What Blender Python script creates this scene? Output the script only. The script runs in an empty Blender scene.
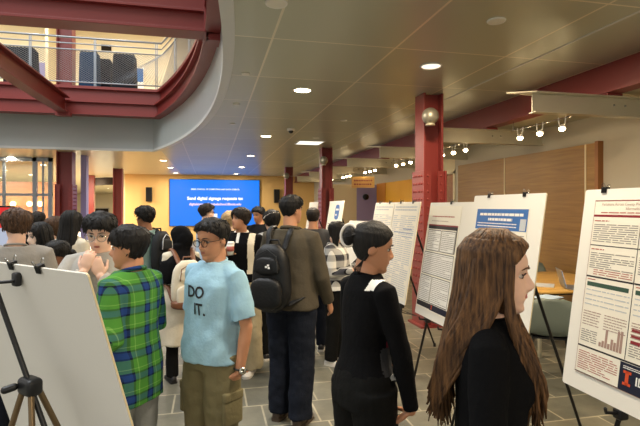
import bpy, bmesh, math, random
import numpy as np
from mathutils import Vector, Matrix, noise
from mathutils.bvhtree import BVHTree

random.seed(7)
SC = bpy.context.scene
COL = SC.collection
PI = math.pi
R = math.radians

# ------------------------------------------------------------------ camera
CAM_H = 1.69
YAW = R(12.9)
FPX = 480.0
HOR = 207.0
cam = bpy.data.cameras.new('camera')
cam.sensor_fit = 'HORIZONTAL'
cam.sensor_width = 36.0
cam.lens = 36.0 * FPX / 640.0
cam.shift_y = -(213.0 - HOR) / 640.0
cam.clip_end = 200
camo = bpy.data.objects.new('camera', cam)
COL.objects.link(camo)
camo.location = (0, 0, CAM_H)
camo.rotation_euler = (PI / 2, 0, -YAW)
SC.camera = camo
cs, sn = math.cos(YAW), math.sin(YAW)


def at(px, py, d):
    """point seen at a pixel, d metres in front of the camera"""
    x = (px - 320.0) / FPX * d
    return Vector((cs * x + sn * d, -sn * x + cs * d, CAM_H + (HOR - py) / FPX * d))


def ray_y(px, y):
    """x where the sight line of a pixel column meets the plane at depth y of the room"""
    c = (px - 320.0) / FPX
    return (cs * c + sn) / (-sn * c + cs) * y


def ground(px, d):
    p = at(px, 0, d)
    return Vector((p.x, p.y, 0))


# ------------------------------------------------------------------ materials
def lin(c):
    def f(v):
        v = v / 255.0
        return v / 12.92 if v <= 0.04045 else ((v + 0.055) / 1.055) ** 2.4
    return (f(c[0]), f(c[1]), f(c[2]), 1.0)


def nmat(name):
    m = bpy.data.materials.new(name)
    m.use_nodes = True
    nt = m.node_tree
    b = nt.nodes['Principled BSDF']
    return m, nt, b


def mat(name, c, rough=0.6, metal=0.0, var=0.08, scale=12.0, bump=0.0, bscale=60.0, spec=0.5, stretch=(1, 1, 1), sheen=0.0):
    m, nt, b = nmat(name)
    N, L = nt.nodes, nt.links
    tc = N.new('ShaderNodeTexCoord')
    mp = N.new('ShaderNodeMapping')
    mp.inputs['Scale'].default_value = stretch
    L.new(tc.outputs['Object'], mp.inputs['Vector'])
    no = N.new('ShaderNodeTexNoise')
    no.inputs['Scale'].default_value = scale
    no.inputs['Detail'].default_value = 4
    L.new(mp.outputs[0], no.inputs['Vector'])
    mx = N.new('ShaderNodeMix')
    mx.data_type = 'RGBA'
    l = lin(c)
    mx.inputs[6].default_value = tuple(v * (1 - var) for v in l[:3]) + (1,)
    mx.inputs[7].default_value = tuple(min(1, v * (1 + var)) for v in l[:3]) + (1,)
    L.new(no.outputs['Fac'], mx.inputs[0])
    L.new(mx.outputs[2], b.inputs['Base Color'])
    b.inputs['Roughness'].default_value = rough
    b.inputs['Metallic'].default_value = metal
    b.inputs['Specular IOR Level'].default_value = spec
    if sheen:
        b.inputs['Sheen Weight'].default_value = sheen
    if bump:
        n2 = N.new('ShaderNodeTexNoise')
        n2.inputs['Scale'].default_value = bscale
        n2.inputs['Detail'].default_value = 3
        L.new(mp.outputs[0], n2.inputs['Vector'])
        bp = N.new('ShaderNodeBump')
        bp.inputs['Strength'].default_value = bump
        bp.inputs['Distance'].default_value = 0.01
        L.new(n2.outputs['Fac'], bp.inputs['Height'])
        L.new(bp.outputs[0], b.inputs['Normal'])
    return m


def emit(name, c, strength):
    m, nt, b = nmat(name)
    b.inputs['Base Color'].default_value = (.02, .02, .02, 1)
    b.inputs['Specular IOR Level'].default_value = 0.1
    b.inputs['Roughness'].default_value = 0.6
    b.inputs['Emission Color'].default_value = lin(c)
    b.inputs['Emission Strength'].default_value = strength
    return m


def cloth(name, c, **k):
    a = dict(rough=0.88, var=0.12, scale=9, bump=0.3, bscale=55, spec=0.12, sheen=0.0)
    a.update(k)
    return mat(name, c, **a)


def math_node(nt, op, a, b=None):
    n = nt.nodes.new('ShaderNodeMath')
    n.operation = op
    for i, v in enumerate((a, b)):
        if v is None:
            continue
        if isinstance(v, (int, float)):
            n.inputs[i].default_value = v
        else:
            nt.links.new(v, n.inputs[i])
    return n.outputs[0]


def ramp(nt, fac, stops, interp='CONSTANT'):
    r = nt.nodes.new('ShaderNodeValToRGB')
    r.color_ramp.interpolation = interp
    e = r.color_ramp.elements
    e[0].position, e[0].color = stops[0][0], lin(stops[0][1])
    e[1].position, e[1].color = stops[1][0], lin(stops[1][1])
    for p, c in stops[2:]:
        q = e.new(p)
        q.color = lin(c)
    nt.links.new(fac, r.inputs[0])
    return r.outputs[0]


def plaid(name, pu, pv, su, sv, rough=0.85, mixfac=0.5):
    """woven check: warp stripes from x and y, weft stripes from z"""
    m, nt, b = nmat(name)
    tc = nt.nodes.new('ShaderNodeTexCoord')
    sp = nt.nodes.new('ShaderNodeSeparateXYZ')
    nt.links.new(tc.outputs['Object'], sp.inputs[0])
    u = math_node(nt, 'ADD', sp.outputs[0], math_node(nt, 'MULTIPLY', sp.outputs[1], 0.8))
    fu = math_node(nt, 'FRACT', math_node(nt, 'ADD', math_node(nt, 'MULTIPLY', u, pu), 20.3))
    fv = math_node(nt, 'FRACT', math_node(nt, 'MULTIPLY', sp.outputs[2], pv))
    cu, cv = ramp(nt, fu, su), ramp(nt, fv, sv)
    mx = nt.nodes.new('ShaderNodeMix')
    mx.data_type = 'RGBA'
    mx.inputs[0].default_value = mixfac
    nt.links.new(cu, mx.inputs[6])
    nt.links.new(cv, mx.inputs[7])
    nt.links.new(mx.outputs[2], b.inputs['Base Color'])
    b.inputs['Roughness'].default_value = rough
    b.inputs['Specular IOR Level'].default_value = 0.2
    return m


def floor_mat():
    m, nt, b = nmat('slate_floor')
    N, L = nt.nodes, nt.links
    tc = N.new('ShaderNodeTexCoord')
    mp = N.new('ShaderNodeMapping')
    mp.inputs['Rotation'].default_value = (0, 0, R(0))
    L.new(tc.outputs['Object'], mp.inputs['Vector'])
    br = N.new('ShaderNodeTexBrick')
    br.offset = 0.5
    br.squash = 0.7
    br.squash_frequency = 3
    br.inputs['Scale'].default_value = 1.0
    br.inputs['Mortar Size'].default_value = 0.008
    br.inputs['Mortar Smooth'].default_value = 0.1
    br.inputs['Brick Width'].default_value = 0.61
    br.inputs['Row Height'].default_value = 0.41
    br.inputs['Color1'].default_value = lin((104, 106, 98))
    br.inputs['Color2'].default_value = lin((134, 132, 118))
    br.inputs['Mortar'].default_value = lin((186, 180, 160))
    L.new(mp.outputs[0], br.inputs['Vector'])
    no = N.new('ShaderNodeTexNoise')
    no.inputs['Scale'].default_value = 3.5
    no.inputs['Detail'].default_value = 7
    no.inputs['Roughness'].default_value = 0.65
    L.new(tc.outputs['Object'], no.inputs['Vector'])
    mx = N.new('ShaderNodeMix')
    mx.data_type = 'RGBA'
    mx.blend_type = 'MULTIPLY'
    mx.inputs[0].default_value = 0.75
    L.new(br.outputs['Color'], mx.inputs[6])
    L.new(ramp(nt, no.outputs['Fac'], [(0.25, (150, 150, 146)), (0.75, (255, 250, 240))], 'LINEAR'), mx.inputs[7])
    L.new(mx.outputs[2], b.inputs['Base Color'])
    b.inputs['Roughness'].default_value = 0.42
    bp = N.new('ShaderNodeBump')
    bp.inputs['Strength'].default_value = 0.25
    bp.inputs['Distance'].default_value = 0.02
    L.new(no.outputs['Fac'], bp.inputs['Height'])
    L.new(bp.outputs[0], b.inputs['Normal'])
    return m


def ceiling_mat():
    m, nt, b = nmat('metal_ceiling_panels')
    N, L = nt.nodes, nt.links
    tc = N.new('ShaderNodeTexCoord')
    sp = N.new('ShaderNodeSeparateXYZ')
    L.new(tc.outputs['Object'], sp.inputs[0])
    fx = math_node(nt, 'FRACT', math_node(nt, 'DIVIDE', math_node(nt, 'ADD', sp.outputs[0], 50 - 0.57), 1.25))
    fy = math_node(nt, 'FRACT', math_node(nt, 'DIVIDE', math_node(nt, 'ADD', sp.outputs[1], 54.8 - 4.56), 1.37))
    jx = math_node(nt, 'LESS_THAN', fx, 0.018)
    jy = math_node(nt, 'LESS_THAN', fy, 0.015)
    j = math_node(nt, 'MAXIMUM', jx, jy)
    cx = math_node(nt, 'FLOOR', math_node(nt, 'DIVIDE', math_node(nt, 'ADD', sp.outputs[0], 50 - 0.57), 1.25))
    cy = math_node(nt, 'FLOOR', math_node(nt, 'DIVIDE', math_node(nt, 'ADD', sp.outputs[1], 54.8 - 4.56), 1.37))
    cb = N.new('ShaderNodeCombineXYZ')
    L.new(cx, cb.inputs[0]); L.new(cy, cb.inputs[1])
    wn = N.new('ShaderNodeTexWhiteNoise')
    L.new(cb.outputs[0], wn.inputs['Vector'])
    pc = ramp(nt, wn.outputs['Value'], [(0.0, (178, 182, 164)), (1.0, (188, 192, 174))], 'LINEAR')
    mx = N.new('ShaderNodeMix')
    mx.data_type = 'RGBA'
    L.new(j, mx.inputs[0])
    L.new(pc, mx.inputs[6])
    mx.inputs[7].default_value = lin((228, 222, 200))
    L.new(mx.outputs[2], b.inputs['Base Color'])
    b.inputs['Metallic'].default_value = 0.45
    b.inputs['Roughness'].default_value = 0.36
    return m


def wood_mat(name, c1, c2, axis='Y', rough=0.45):
    m, nt, b = nmat(name)
    N, L = nt.nodes, nt.links
    tc = N.new('ShaderNodeTexCoord')
    mp = N.new('ShaderNodeMapping')
    mp.inputs['Scale'].default_value = {'Y': (6, 0.5, 9), 'X': (0.5, 6, 9), 'Z': (6, 6, 0.5)}[axis]
    L.new(tc.outputs['Object'], mp.inputs['Vector'])
    no = N.new('ShaderNodeTexNoise')
    no.inputs['Scale'].default_value = 3
    no.inputs['Detail'].default_value = 8
    no.inputs['Distortion'].default_value = 0.6
    L.new(mp.outputs[0], no.inputs['Vector'])
    L.new(ramp(nt, no.outputs['Fac'], [(0.3, c1), (0.7, c2)], 'LINEAR'), b.inputs['Base Color'])
    b.inputs['Roughness'].default_value = rough
    return m


def glass_mat(name, tint=(244, 247, 246)):
    m, nt, b = nmat(name)
    N, L = nt.nodes, nt.links
    tr = N.new('ShaderNodeBsdfTransparent')
    tr.inputs['Color'].default_value = lin(tint)
    gl = N.new('ShaderNodeBsdfGlossy')
    gl.inputs['Roughness'].default_value = 0.02
    mx = N.new('ShaderNodeMixShader')
    mx.inputs[0].default_value = 0.06
    L.new(tr.outputs[0], mx.inputs[1])
    L.new(gl.outputs[0], mx.inputs[2])
    L.new(mx.outputs[0], N['Material Output'].inputs['Surface'])
    N.remove(b)
    return m


def hair_mat(name, dark, light, rough=0.58):
    m, nt, b = nmat(name)
    N, L = nt.nodes, nt.links
    tc = N.new('ShaderNodeTexCoord')
    mp = N.new('ShaderNodeMapping')
    mp.inputs['Scale'].default_value = (60, 60, 6)
    L.new(tc.outputs['Object'], mp.inputs['Vector'])
    no = N.new('ShaderNodeTexNoise')
    no.inputs['Scale'].default_value = 2.0
    no.inputs['Detail'].default_value = 5
    L.new(mp.outputs[0], no.inputs['Vector'])
    L.new(ramp(nt, no.outputs['Fac'], [(0.35, dark), (0.75, light)], 'LINEAR'), b.inputs['Base Color'])
    b.inputs['Roughness'].default_value = rough
    b.inputs['Specular IOR Level'].default_value = 0.3
    bp = N.new('ShaderNodeBump')
    bp.inputs['Strength'].default_value = 0.8
    bp.inputs['Distance'].default_value = 0.006
    L.new(no.outputs['Fac'], bp.inputs['Height'])
    L.new(bp.outputs[0], b.inputs['Normal'])
    return m


def skin_mat(name, c):
    m = mat(name, c, rough=0.5, var=0.06, scale=18, bump=0.05, bscale=220, spec=0.35)
    b = m.node_tree.nodes['Principled BSDF']
    b.inputs['Subsurface Weight'].default_value = 0.12
    b.inputs['Subsurface Radius'].default_value = (0.012, 0.005, 0.003)
    return m


M = dict(
    floor=floor_mat(), ceil=ceiling_mat(),
    red=mat('red_painted_steel', (128, 48, 44), rough=0.42, var=0.05, scale=3),
    steel=mat('brushed_stainless', (202, 196, 174), rough=0.36, metal=0.5, var=0.06, scale=4, stretch=(2, 12, 60)),
    rail=mat('grey_metal_rail', (150, 155, 160), rough=0.35, metal=0.7),
    chrome=mat('polished_metal', (190, 190, 185), rough=0.12, metal=1.0, var=0.02),
    fascia=mat('grey_fascia_panel', (178, 184, 182), rough=0.32, metal=0.1, var=0.04, scale=1.2),
    fasciatrim=mat('pale_fascia_trim', (208, 210, 206), rough=0.4, var=0.03),
    wood=wood_mat('brown_veneer', (134, 96, 40), (158, 118, 54), 'Y'),
    woodtrim=wood_mat('brown_edge_veneer', (128, 80, 36), (150, 98, 46), 'Z'),
    warmwood=wood_mat('orange_veneer', (138, 90, 52), (166, 112, 70), 'X'),
    tabletop=wood_mat('maple_top', (196, 150, 74), (220, 176, 98), 'X', 0.3),
    backwall=mat('cream_orange_paint', (228, 186, 118), rough=0.7, var=0.03, scale=1),
    cream=mat('cream_paint', (222, 208, 172), rough=0.7, var=0.03, scale=1),
    offwhite=mat('off_white_paint', (184, 176, 156), rough=0.7, var=0.03, scale=1),
    upper=mat('warm_white_paint', (236, 226, 200), rough=0.7, var=0.02, scale=1),
    yellow=mat('mustard_paint', (226, 164, 34), rough=0.6, var=0.03, scale=1),
    orange=mat('ochre_paint', (200, 128, 36), rough=0.6, var=0.03, scale=1),
    purple=mat('lavender_blue_paint', (160, 156, 212), rough=0.6, var=0.03, scale=1),
    creamgloss=mat('cream_gloss_ceiling', (226, 208, 168), rough=0.3, var=0.03, scale=1),
    spherem=mat('satin_grey_metal', (150, 146, 132), rough=0.42, metal=0.6, var=0.04),
    alcove=mat('alcove_ceiling_paint', (186, 178, 150), rough=0.6, var=0.03, scale=1),
    black=mat('black_plastic', (20, 20, 22), rough=0.4),
    blackmetal=mat('black_metal', (26, 25, 25), rough=0.35, metal=0.3),
    bronze=mat('bronze_tube', (120, 100, 72), rough=0.35, metal=0.6),
    foam=mat('white_foam_board', (240, 236, 226), rough=0.55, var=0.015, scale=2),
    foamedge=mat('cream_foam_edge', (232, 214, 170), rough=0.7, var=0.02),
    paper=mat('poster_paper', (244, 238, 222), rough=0.45, var=0.01, scale=2),
    ink=mat('grey_ink', (142, 134, 128), rough=0.6, var=0.05),
    inkdark=mat('black_ink', (38, 34, 38), rough=0.6),
    inkred=mat('maroon_ink', (138, 34, 44), rough=0.6),
    inkpale=mat('red_text_ink', (178, 96, 84), rough=0.6),
    inkblue=mat('blue_ink', (42, 104, 176), rough=0.5),
    inknavy=mat('navy_ink', (20, 26, 50), rough=0.5),
    inkorange=mat('orange_ink', (222, 84, 44), rough=0.5),
    inkgreen=mat('dark_green_ink', (52, 82, 66), rough=0.5),
    inkwhite=mat('white_ink', (244, 242, 236), rough=0.5),
    inkbrown=mat('tan_ink', (170, 140, 128), rough=0.5),
    inkgrey=mat('pale_grey_ink', (196, 200, 204), rough=0.5),
    lamp=emit('lamp_lit', (255, 236, 200), 14.0),
    bulb=emit('halogen_bulb', (255, 226, 176), 22.0),
    globe=emit('warm_globe', (255, 200, 120), 7.0),
    unlit=mat('white_lens', (232, 228, 214), rough=0.35, var=0.02),
    whiteplastic=mat('white_plastic', (236, 234, 226), rough=0.4, var=0.02),
    shell=mat('grey_green_plastic', (112, 122, 114), rough=0.45, var=0.04),
    glass=glass_mat('clear_glass'),
    screenblue=emit('screen_blue', (8, 114, 222), .72),
    screenwhite=emit('screen_white', (240, 246, 255), .8),
    screenpink=emit('screen_pale_pink', (232, 206, 250), .7),
    screencyan=emit('laptop_screen', (120, 170, 210), 0.9),
    screenred=emit('display_red', (214, 40, 40), .6),
    darkpanel=mat('dark_panel', (44, 38, 33), rough=0.85, spec=.1),
    drape=cloth('black_drape', (30, 34, 42)),
    drapeblue=cloth('dark_blue_drape', (36, 62, 92)),
)


# ------------------------------------------------------------------ mesh builder
class MB:
    def __init__(self):
        self.v, self.f = [], []

    def add(self, vs, fs, mtx=None):
        o = len(self.v)
        self.v.extend([tuple(mtx @ Vector(p)) if mtx is not None else tuple(p) for p in vs])
        self.f.extend([tuple(i + o for i in f) for f in fs])
        return self

    def box(self, c, s, mtx=None):
        x, y, z = c
        a, b, d = s[0] / 2, s[1] / 2, s[2] / 2
        vs = [(x + i * a, y + j * b, z + k * d) for i in (-1, 1) for j in (-1, 1) for k in (-1, 1)]
        fs = [(0, 1, 3, 2), (4, 6, 7, 5), (0, 4, 5, 1), (2, 3, 7, 6), (0, 2, 6, 4), (1, 5, 7, 3)]
        return self.add(vs, fs, mtx)

    def bbox(self, lo, hi, mtx=None):
        return self.box([(l + h) / 2 for l, h in zip(lo, hi)], [h - l for l, h in zip(lo, hi)], mtx)

    def rbox(self, c, s, r, mtx=None, n=4, p=5.0):
        """rounded slab: superellipse rings stacked in z"""
        rings = []
        hx, hy, hz = s[0] / 2, s[1] / 2, s[2] / 2
        r = min(r, hx, hy, hz)
        prof = []
        for i in range(n + 1):
            a = PI / 2 * i / n
            prof.append((-hz + r * (1 - math.sin(a)), r * (1 - math.cos(a))))
        prof = prof[::-1]
        prof = [(-hz + r - r * math.sin(PI / 2 * (1 - i / n)), r - r * math.cos(PI / 2 * (1 - i / n))) for i in range(n + 1)]
        full = prof + [(-z, q) for z, q in prof[::-1]]
        for z, q in full:
            ring = []
            for k in range(24):
                t = 2 * PI * k / 24
                ct, st = math.cos(t), math.sin(t)
                ring.append((c[0] + (hx - q) * math.copysign(abs(ct) ** (2 / p), ct), c[1] + (hy - q) * math.copysign(abs(st) ** (2 / p), st), c[2] + z))
            rings.append(ring)
        return self.loft(rings, mtx=mtx)

    def loft(self, rings, cap=True, mtx=None, closed=True):
        n = len(rings[0])
        vs = [p for r in rings for p in r]
        fs = []
        for i in range(len(rings) - 1):
            for k in range(n if closed else n - 1):
                a, b = i * n + k, i * n + (k + 1) % n
                fs.append((a, b, b + n, a + n))
        if cap:
            fs.append(tuple(range(n))[::-1])
            fs.append(tuple((len(rings) - 1) * n + k for k in range(n)))
        return self.add(vs, fs, mtx)

    def tube(self, pts, radii, n=10, round_ends=True, flat=1.0, up=None, mtx=None):
        pts = [Vector(p) for p in pts]
        if isinstance(radii, (int, float)):
            radii = [radii] * len(pts)
        radii = list(radii)
        T = []
        for i in range(len(pts)):
            a, b = pts[max(i - 1, 0)], pts[min(i + 1, len(pts) - 1)]
            t = (b - a)
            T.append(t.normalized() if t.length > 1e-9 else Vector((0, 0, 1)))
        u = Vector(up) if up is not None else (Vector((1, 0, 0)) if abs(T[0].x) < 0.9 else Vector((0, 1, 0)))
        rings = []

        def ring(c, t, r, u):
            w = t.cross(u)
            if w.length < 1e-6:
                w = t.orthogonal()
            w.normalize()
            uu = w.cross(t).normalized()
            return [tuple(c + uu * (math.cos(2 * PI * k / n) * r) + w * (math.sin(2 * PI * k / n) * r * flat)) for k in range(n)], uu

        if round_ends:
            for a in (75, 45, 20):
                rr, _ = ring(pts[0] - T[0] * (radii[0] * math.sin(R(a))), T[0], radii[0] * math.cos(R(a)), u)
                rings.append(rr)
        for i, p in enumerate(pts):
            rr, u2 = ring(p, T[i], radii[i], u)
            if up is None:
                u = u2
            rings.append(rr)
        if round_ends:
            for a in (20, 45, 75):
                rr, _ = ring(pts[-1] + T[-1] * (radii[-1] * math.sin(R(a))), T[-1], radii[-1] * math.cos(R(a)), u)
                rings.append(rr)
        return self.loft(rings, mtx=mtx)

    def cyl(self, p0, p1, r0, r1=None, n=16, mtx=None):
        return self.tube([p0, p1], [r0, r0 if r1 is None else r1], n=n, round_ends=False, mtx=mtx)

    def ell(self, c, r, mtx=None, n=16, m=10, rot=None):
        rings = []
        q = Matrix.Rotation(0, 3, 'X') if rot is None else rot
        for i in range(m + 1):
            a = -PI / 2 + PI * i / m
            a = max(-PI / 2 + 0.06, min(PI / 2 - 0.06, a))
            rings.append([tuple(Vector(c) + q @ Vector((r[0] * math.cos(a) * math.cos(2 * PI * k / n), r[1] * math.cos(a) * math.sin(2 * PI * k / n), r[2] * math.sin(a)))) for k in range(n)])
        return self.loft(rings, mtx=mtx)

    def prism(self, poly, z0, z1, mtx=None):
        n = len(poly)
        return self.loft([[(x, y, z0) for x, y in poly], [(x, y, z1) for x, y in poly]], mtx=mtx)

    def lathe(self, prof, c=(0, 0, 0), n=20, mtx=None):
        return self.loft([[(c[0] + r * math.cos(2 * PI * k / n), c[1] + r * math.sin(2 * PI * k / n), c[2] + z) for k in range(n)] for r, z in prof], mtx=mtx)

    def torus(self, c, r, t, axis='Z', n=24, m=8, mtx=None, sx=1.0, sy=1.0):
        vs, fs = [], []
        for i in range(n):
            a = 2 * PI * i / n
            for j in range(m):
                b = 2 * PI * j / m
                x, y, z = (r + t * math.cos(b)) * math.cos(a) * sx, (r + t * math.cos(b)) * math.sin(a) * sy, t * math.sin(b)
                p = {'Z': (x, y, z), 'Y': (x, z, y), 'X': (z, x, y)}[axis]
                vs.append((c[0] + p[0], c[1] + p[1], c[2] + p[2]))
                fs.append((i * m + j, ((i + 1) % n) * m + j, ((i + 1) % n) * m + (j + 1) % m, i * m + (j + 1) % m))
        return self.add(vs, fs, mtx)

    def mesh(self, name='m'):
        me = bpy.data.meshes.new(name)
        me.from_pydata(self.v, [], self.f)
        me.update()
        bm = bmesh.new()
        bm.from_mesh(me)
        bmesh.ops.recalc_face_normals(bm, faces=bm.faces)
        bm.to_mesh(me)
        bm.free()
        return me

    def build(self, name, m, parent=None, smooth=False, bevel=0.0):
        return obj(name, self.mesh(name), m, parent, smooth, bevel)


def obj(name, me, m, parent=None, smooth=False, bevel=0.0):
    o = bpy.data.objects.new(name, me)
    COL.objects.link(o)
    if m is not None:
        me.materials.append(m)
    if parent is not None:
        o.parent = parent
    if smooth:
        me.polygons.foreach_set('use_smooth', [True] * len(me.polygons))
        me.update()
    if bevel:
        b = o.modifiers.new('bevel', 'BEVEL')
        b.width = bevel
        b.segments = 2
        b.limit_method = 'ANGLE'
    return o


def thing(name, label, cat, loc=(0, 0, 0), rot=(0, 0, 0), group=None):
    o = bpy.data.objects.new(name, None)
    COL.objects.link(o)
    o.location = loc
    o.rotation_euler = rot
    o.empty_display_size = 0.1
    return tag(o, label, cat, group)


def tag(o, label, cat, group=None):
    o['label'] = label
    o['category'] = cat
    if group:
        o['group'] = group
    return o


def struct(o, label=None):
    o['kind'] = 'structure'
    if label:
        o['label'] = label
    return o


def loc_mtx(o):
    return Matrix.LocRotScale(o.location, o.rotation_euler, None)


def children_of(o):
    return [c for c in COL.objects if c.parent == o]


def dup(root, loc=None, rot=None, label=None, group=None):
    r = root.copy()
    COL.objects.link(r)
    if loc is not None:
        r.location = loc
    if rot is not None:
        r.rotation_euler = rot
    if label:
        r['label'] = label
    if group:
        r['group'] = group
    for ch in children_of(root):
        c = ch.copy()
        COL.objects.link(c)
        c.parent = r
        for g in children_of(ch):
            d = g.copy()
            COL.objects.link(d)
            d.parent = c
    return r


def text_mb(s, size, mb=None, mtx=None, align='CENTER', depth=0.0, bold=0.0):
    cu = bpy.data.curves.new('t', 'FONT')
    cu.body = s
    cu.size = size
    cu.align_x = align
    cu.align_y = 'CENTER'
    cu.extrude = depth
    cu.offset = bold
    cu.resolution_u = 3
    o = bpy.data.objects.new('t', cu)
    COL.objects.link(o)
    dg = bpy.context.evaluated_depsgraph_get()
    dg.update()
    me = bpy.data.meshes.new_from_object(o.evaluated_get(dg))
    mb = mb or MB()
    mb.add([v.co[:] for v in me.vertices], [tuple(p.vertices) for p in me.polygons], mtx)
    bpy.data.objects.remove(o)
    bpy.data.curves.remove(cu)
    bpy.data.meshes.remove(me)
    return mb


def remesh(mb, voxel, smooth=4, fac=0.5):
    me = mb.mesh('tmp')
    o = bpy.data.objects.new('tmp', me)
    COL.objects.link(o)
    r = o.modifiers.new('r', 'REMESH')
    r.mode = 'VOXEL'
    r.voxel_size = voxel
    r.use_smooth_shade = True
    if smooth:
        s = o.modifiers.new('s', 'SMOOTH')
        s.factor = fac
        s.iterations = smooth
    dg = bpy.context.evaluated_depsgraph_get()
    dg.update()
    out = bpy.data.meshes.new_from_object(o.evaluated_get(dg))
    bpy.data.objects.remove(o)
    bpy.data.meshes.remove(me)
    out.polygons.foreach_set('use_smooth', [True] * len(out.polygons))
    return out


def wrinkle(me, amp, freq=(9, 9, 5), seed=0.0):
    ns = [v.normal.copy() for v in me.vertices]
    for v, n in zip(me.vertices, ns):
        p = Vector((v.co.x * freq[0] + seed, v.co.y * freq[1] - seed, v.co.z * freq[2] + seed * 0.7))
        q = noise.noise(p) + 0.5 * noise.noise(p * 2.3)
        v.co += n * (amp * q)
    me.update()


def join_mesh(a, bmesh_list):
    bm = bmesh.new()
    bm.from_mesh(a)
    for b in bmesh_list:
        bm.from_mesh(b)
        bpy.data.meshes.remove(b)
    bm.to_mesh(a)
    bm.free()
    a.polygons.foreach_set('use_smooth', [True] * len(a.polygons))
    a.update()
    return a

# ------------------------------------------------------------------ people
HZ = [-.118, -.112, -.100, -.085, -.075, -.066, -.060, -.054, -.045, -.035, -.02, 0, .02, .05, .08, .10, .112, .117]
HF = [.058, .076, .085, .079, .082, .087, .083, .088, .084, .083, .081, .079, .087, .085, .068, .045, .024, .006]
BZ = [-.118, -.09, -.06, -.03, 0, .03, .06, .09, .108, .117]
BB = [.0, -.03, -.058, -.080, -.096, -.104, -.100, -.076, -.043, -.012]
WB = [.022, .047, .057, .066, .071, .0755, .0735, .057, .035, .008]


def head_pt(th, z, p=2.25):
    f, b, w = np.interp(z, HZ, HF), np.interp(z, BZ, BB), np.interp(z, BZ, WB)
    cy, a = (f + b) / 2, (f - b) / 2
    s, c = math.sin(th), math.cos(th)
    return Vector((w * math.copysign(abs(s) ** (2 / p), s), cy + a * math.copysign(abs(c) ** (2 / p), c), z))


def head_out(th, z):
    q = head_pt(th, z)
    w, f, b = np.interp(z, BZ, WB), np.interp(z, HZ, HF), np.interp(z, BZ, BB)
    cy, a = (f + b) / 2, (f - b) / 2
    zc = max(0.0, z - 0.02)
    v = Vector((q.x / max(w, .03) ** 2, (q.y - cy) / max(a, .03) ** 2, zc / .095 ** 2))
    return v.normalized() if v.length > 1e-6 else Vector((0, 0, 1))


def hair_line(hl, th):
    d = abs(math.degrees(th))
    d = 360 - d if d > 180 else d
    return float(np.interp(d, [h[0] for h in hl], [h[1] for h in hl]))


def hair_shell(mb, hl, side, top, amp, Mh, seed=0.0, n=72, m=44):
    zs = [-.115 + (.115 + .1165) * (1 - (1 - i / (m - 1)) ** 1.5) for i in range(m)]
    rings = []
    for z in zs:
        ring = []
        for k in range(n):
            th = 2 * PI * k / n
            tw = th if th <= PI else th - 2 * PI
            q, o = head_pt(th, z), head_out(th, z)
            mk = (z - hair_line(hl, tw)) / .016
            mk = max(0.0, min(1.0, mk + .5))
            mk = mk * mk * (3 - 2 * mk)
            th_k = side + (top - side) * max(0, min(1, (z + .01) / .1))
            nz = noise.noise(Vector((tw * 5 + seed, z * 16, seed))) * amp + noise.noise(Vector((tw * 13, z * 9 + seed, 3.1))) * amp * .6
            t = -.014 + mk * (.014 + th_k + nz)
            ring.append(tuple(q + o * t))
        rings.append(ring)
    mb.loft(rings, mtx=Mh)


def locks(mb, Mh, N, hl, side, top, over, r0, th_rng=(-180, 180), curl=.15, seed=1, length=(.035, .06), zmax=.105, n=5, sweep=0.0, lift=1.0):
    """short tufts laid over the scalp, each rising a little towards its tip"""
    rnd = random.Random(seed)
    for i in range(N):
        th = R(rnd.uniform(*th_rng))
        lo = hair_line(hl, th) - rnd.uniform(*over)
        z1 = lo + (zmax - lo) * rnd.random() ** 1.4
        z0 = min(.1155, z1 + rnd.uniform(*length))
        c = rnd.uniform(-1, 1) * curl + sweep
        k1 = rnd.uniform(.75, 1.25) * lift
        pts, rad = [], []
        for j in range(5):
            u = j / 4
            z = z0 + (z1 - z0) * u
            zz = max(-.115, min(.1165, z))
            t2 = th + c * u
            q, o = head_pt(t2, zz), head_out(t2, zz)
            tk = side + (top - side) * max(0, min(1, (zz + .01) / .1))
            l = tk * (.55 + (k1 - .45) * u ** 1.3) if z > hair_line(hl, t2) else tk * k1
            pts.append(q + o * l + Vector((0, 0, z - zz)))
            rad.append(r0 * (.6 + .9 * u - 1.35 * u * u) + .0005)
        mb.tube(pts, rad, n=n, round_ends=False, mtx=Mh)


def long_locks(mb, Mh, N, spec, r0=.006, seed=3):
    """spec: list of (th_min, th_max, weight, function(th, rnd) -> list of fall points in head space)"""
    rnd = random.Random(seed)
    wsum = sum(s[2] for s in spec)
    for a, b, w, fn in spec:
        for i in range(int(N * w / wsum)):
            sg = rnd.choice((-1, 1)) if a >= 0 else 1
            th = R(rnd.uniform(a, b)) * sg
            pts = []
            for z in (.114, .10, .07, .03, -.01):
                q, o = head_pt(th * (1.0 if z < .1 else .92), z), head_out(th, z)
                pts.append(q + o * (.012 + .018 * max(0, min(1, (z - .05) / .05)) + rnd.uniform(-.004, .005)))
            pts += [Vector(p) for p in fn(th, rnd, pts[-1])]
            # smooth
            for _ in range(2):
                pts = [pts[0]] + [(pts[k - 1] + 2 * pts[k] + pts[k + 1]) / 4 for k in range(1, len(pts) - 1)] + [pts[-1]]
            m = len(pts)
            ra = r0 * rnd.uniform(.6, 1.2)
            mb.tube(pts, [ra * (.6 + .6 * min(1, k / 3)) * (1 if k < m - 2 else (.75 if k == m - 2 else .25)) for k in range(m)], n=5, round_ends=False, mtx=Mh)


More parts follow.
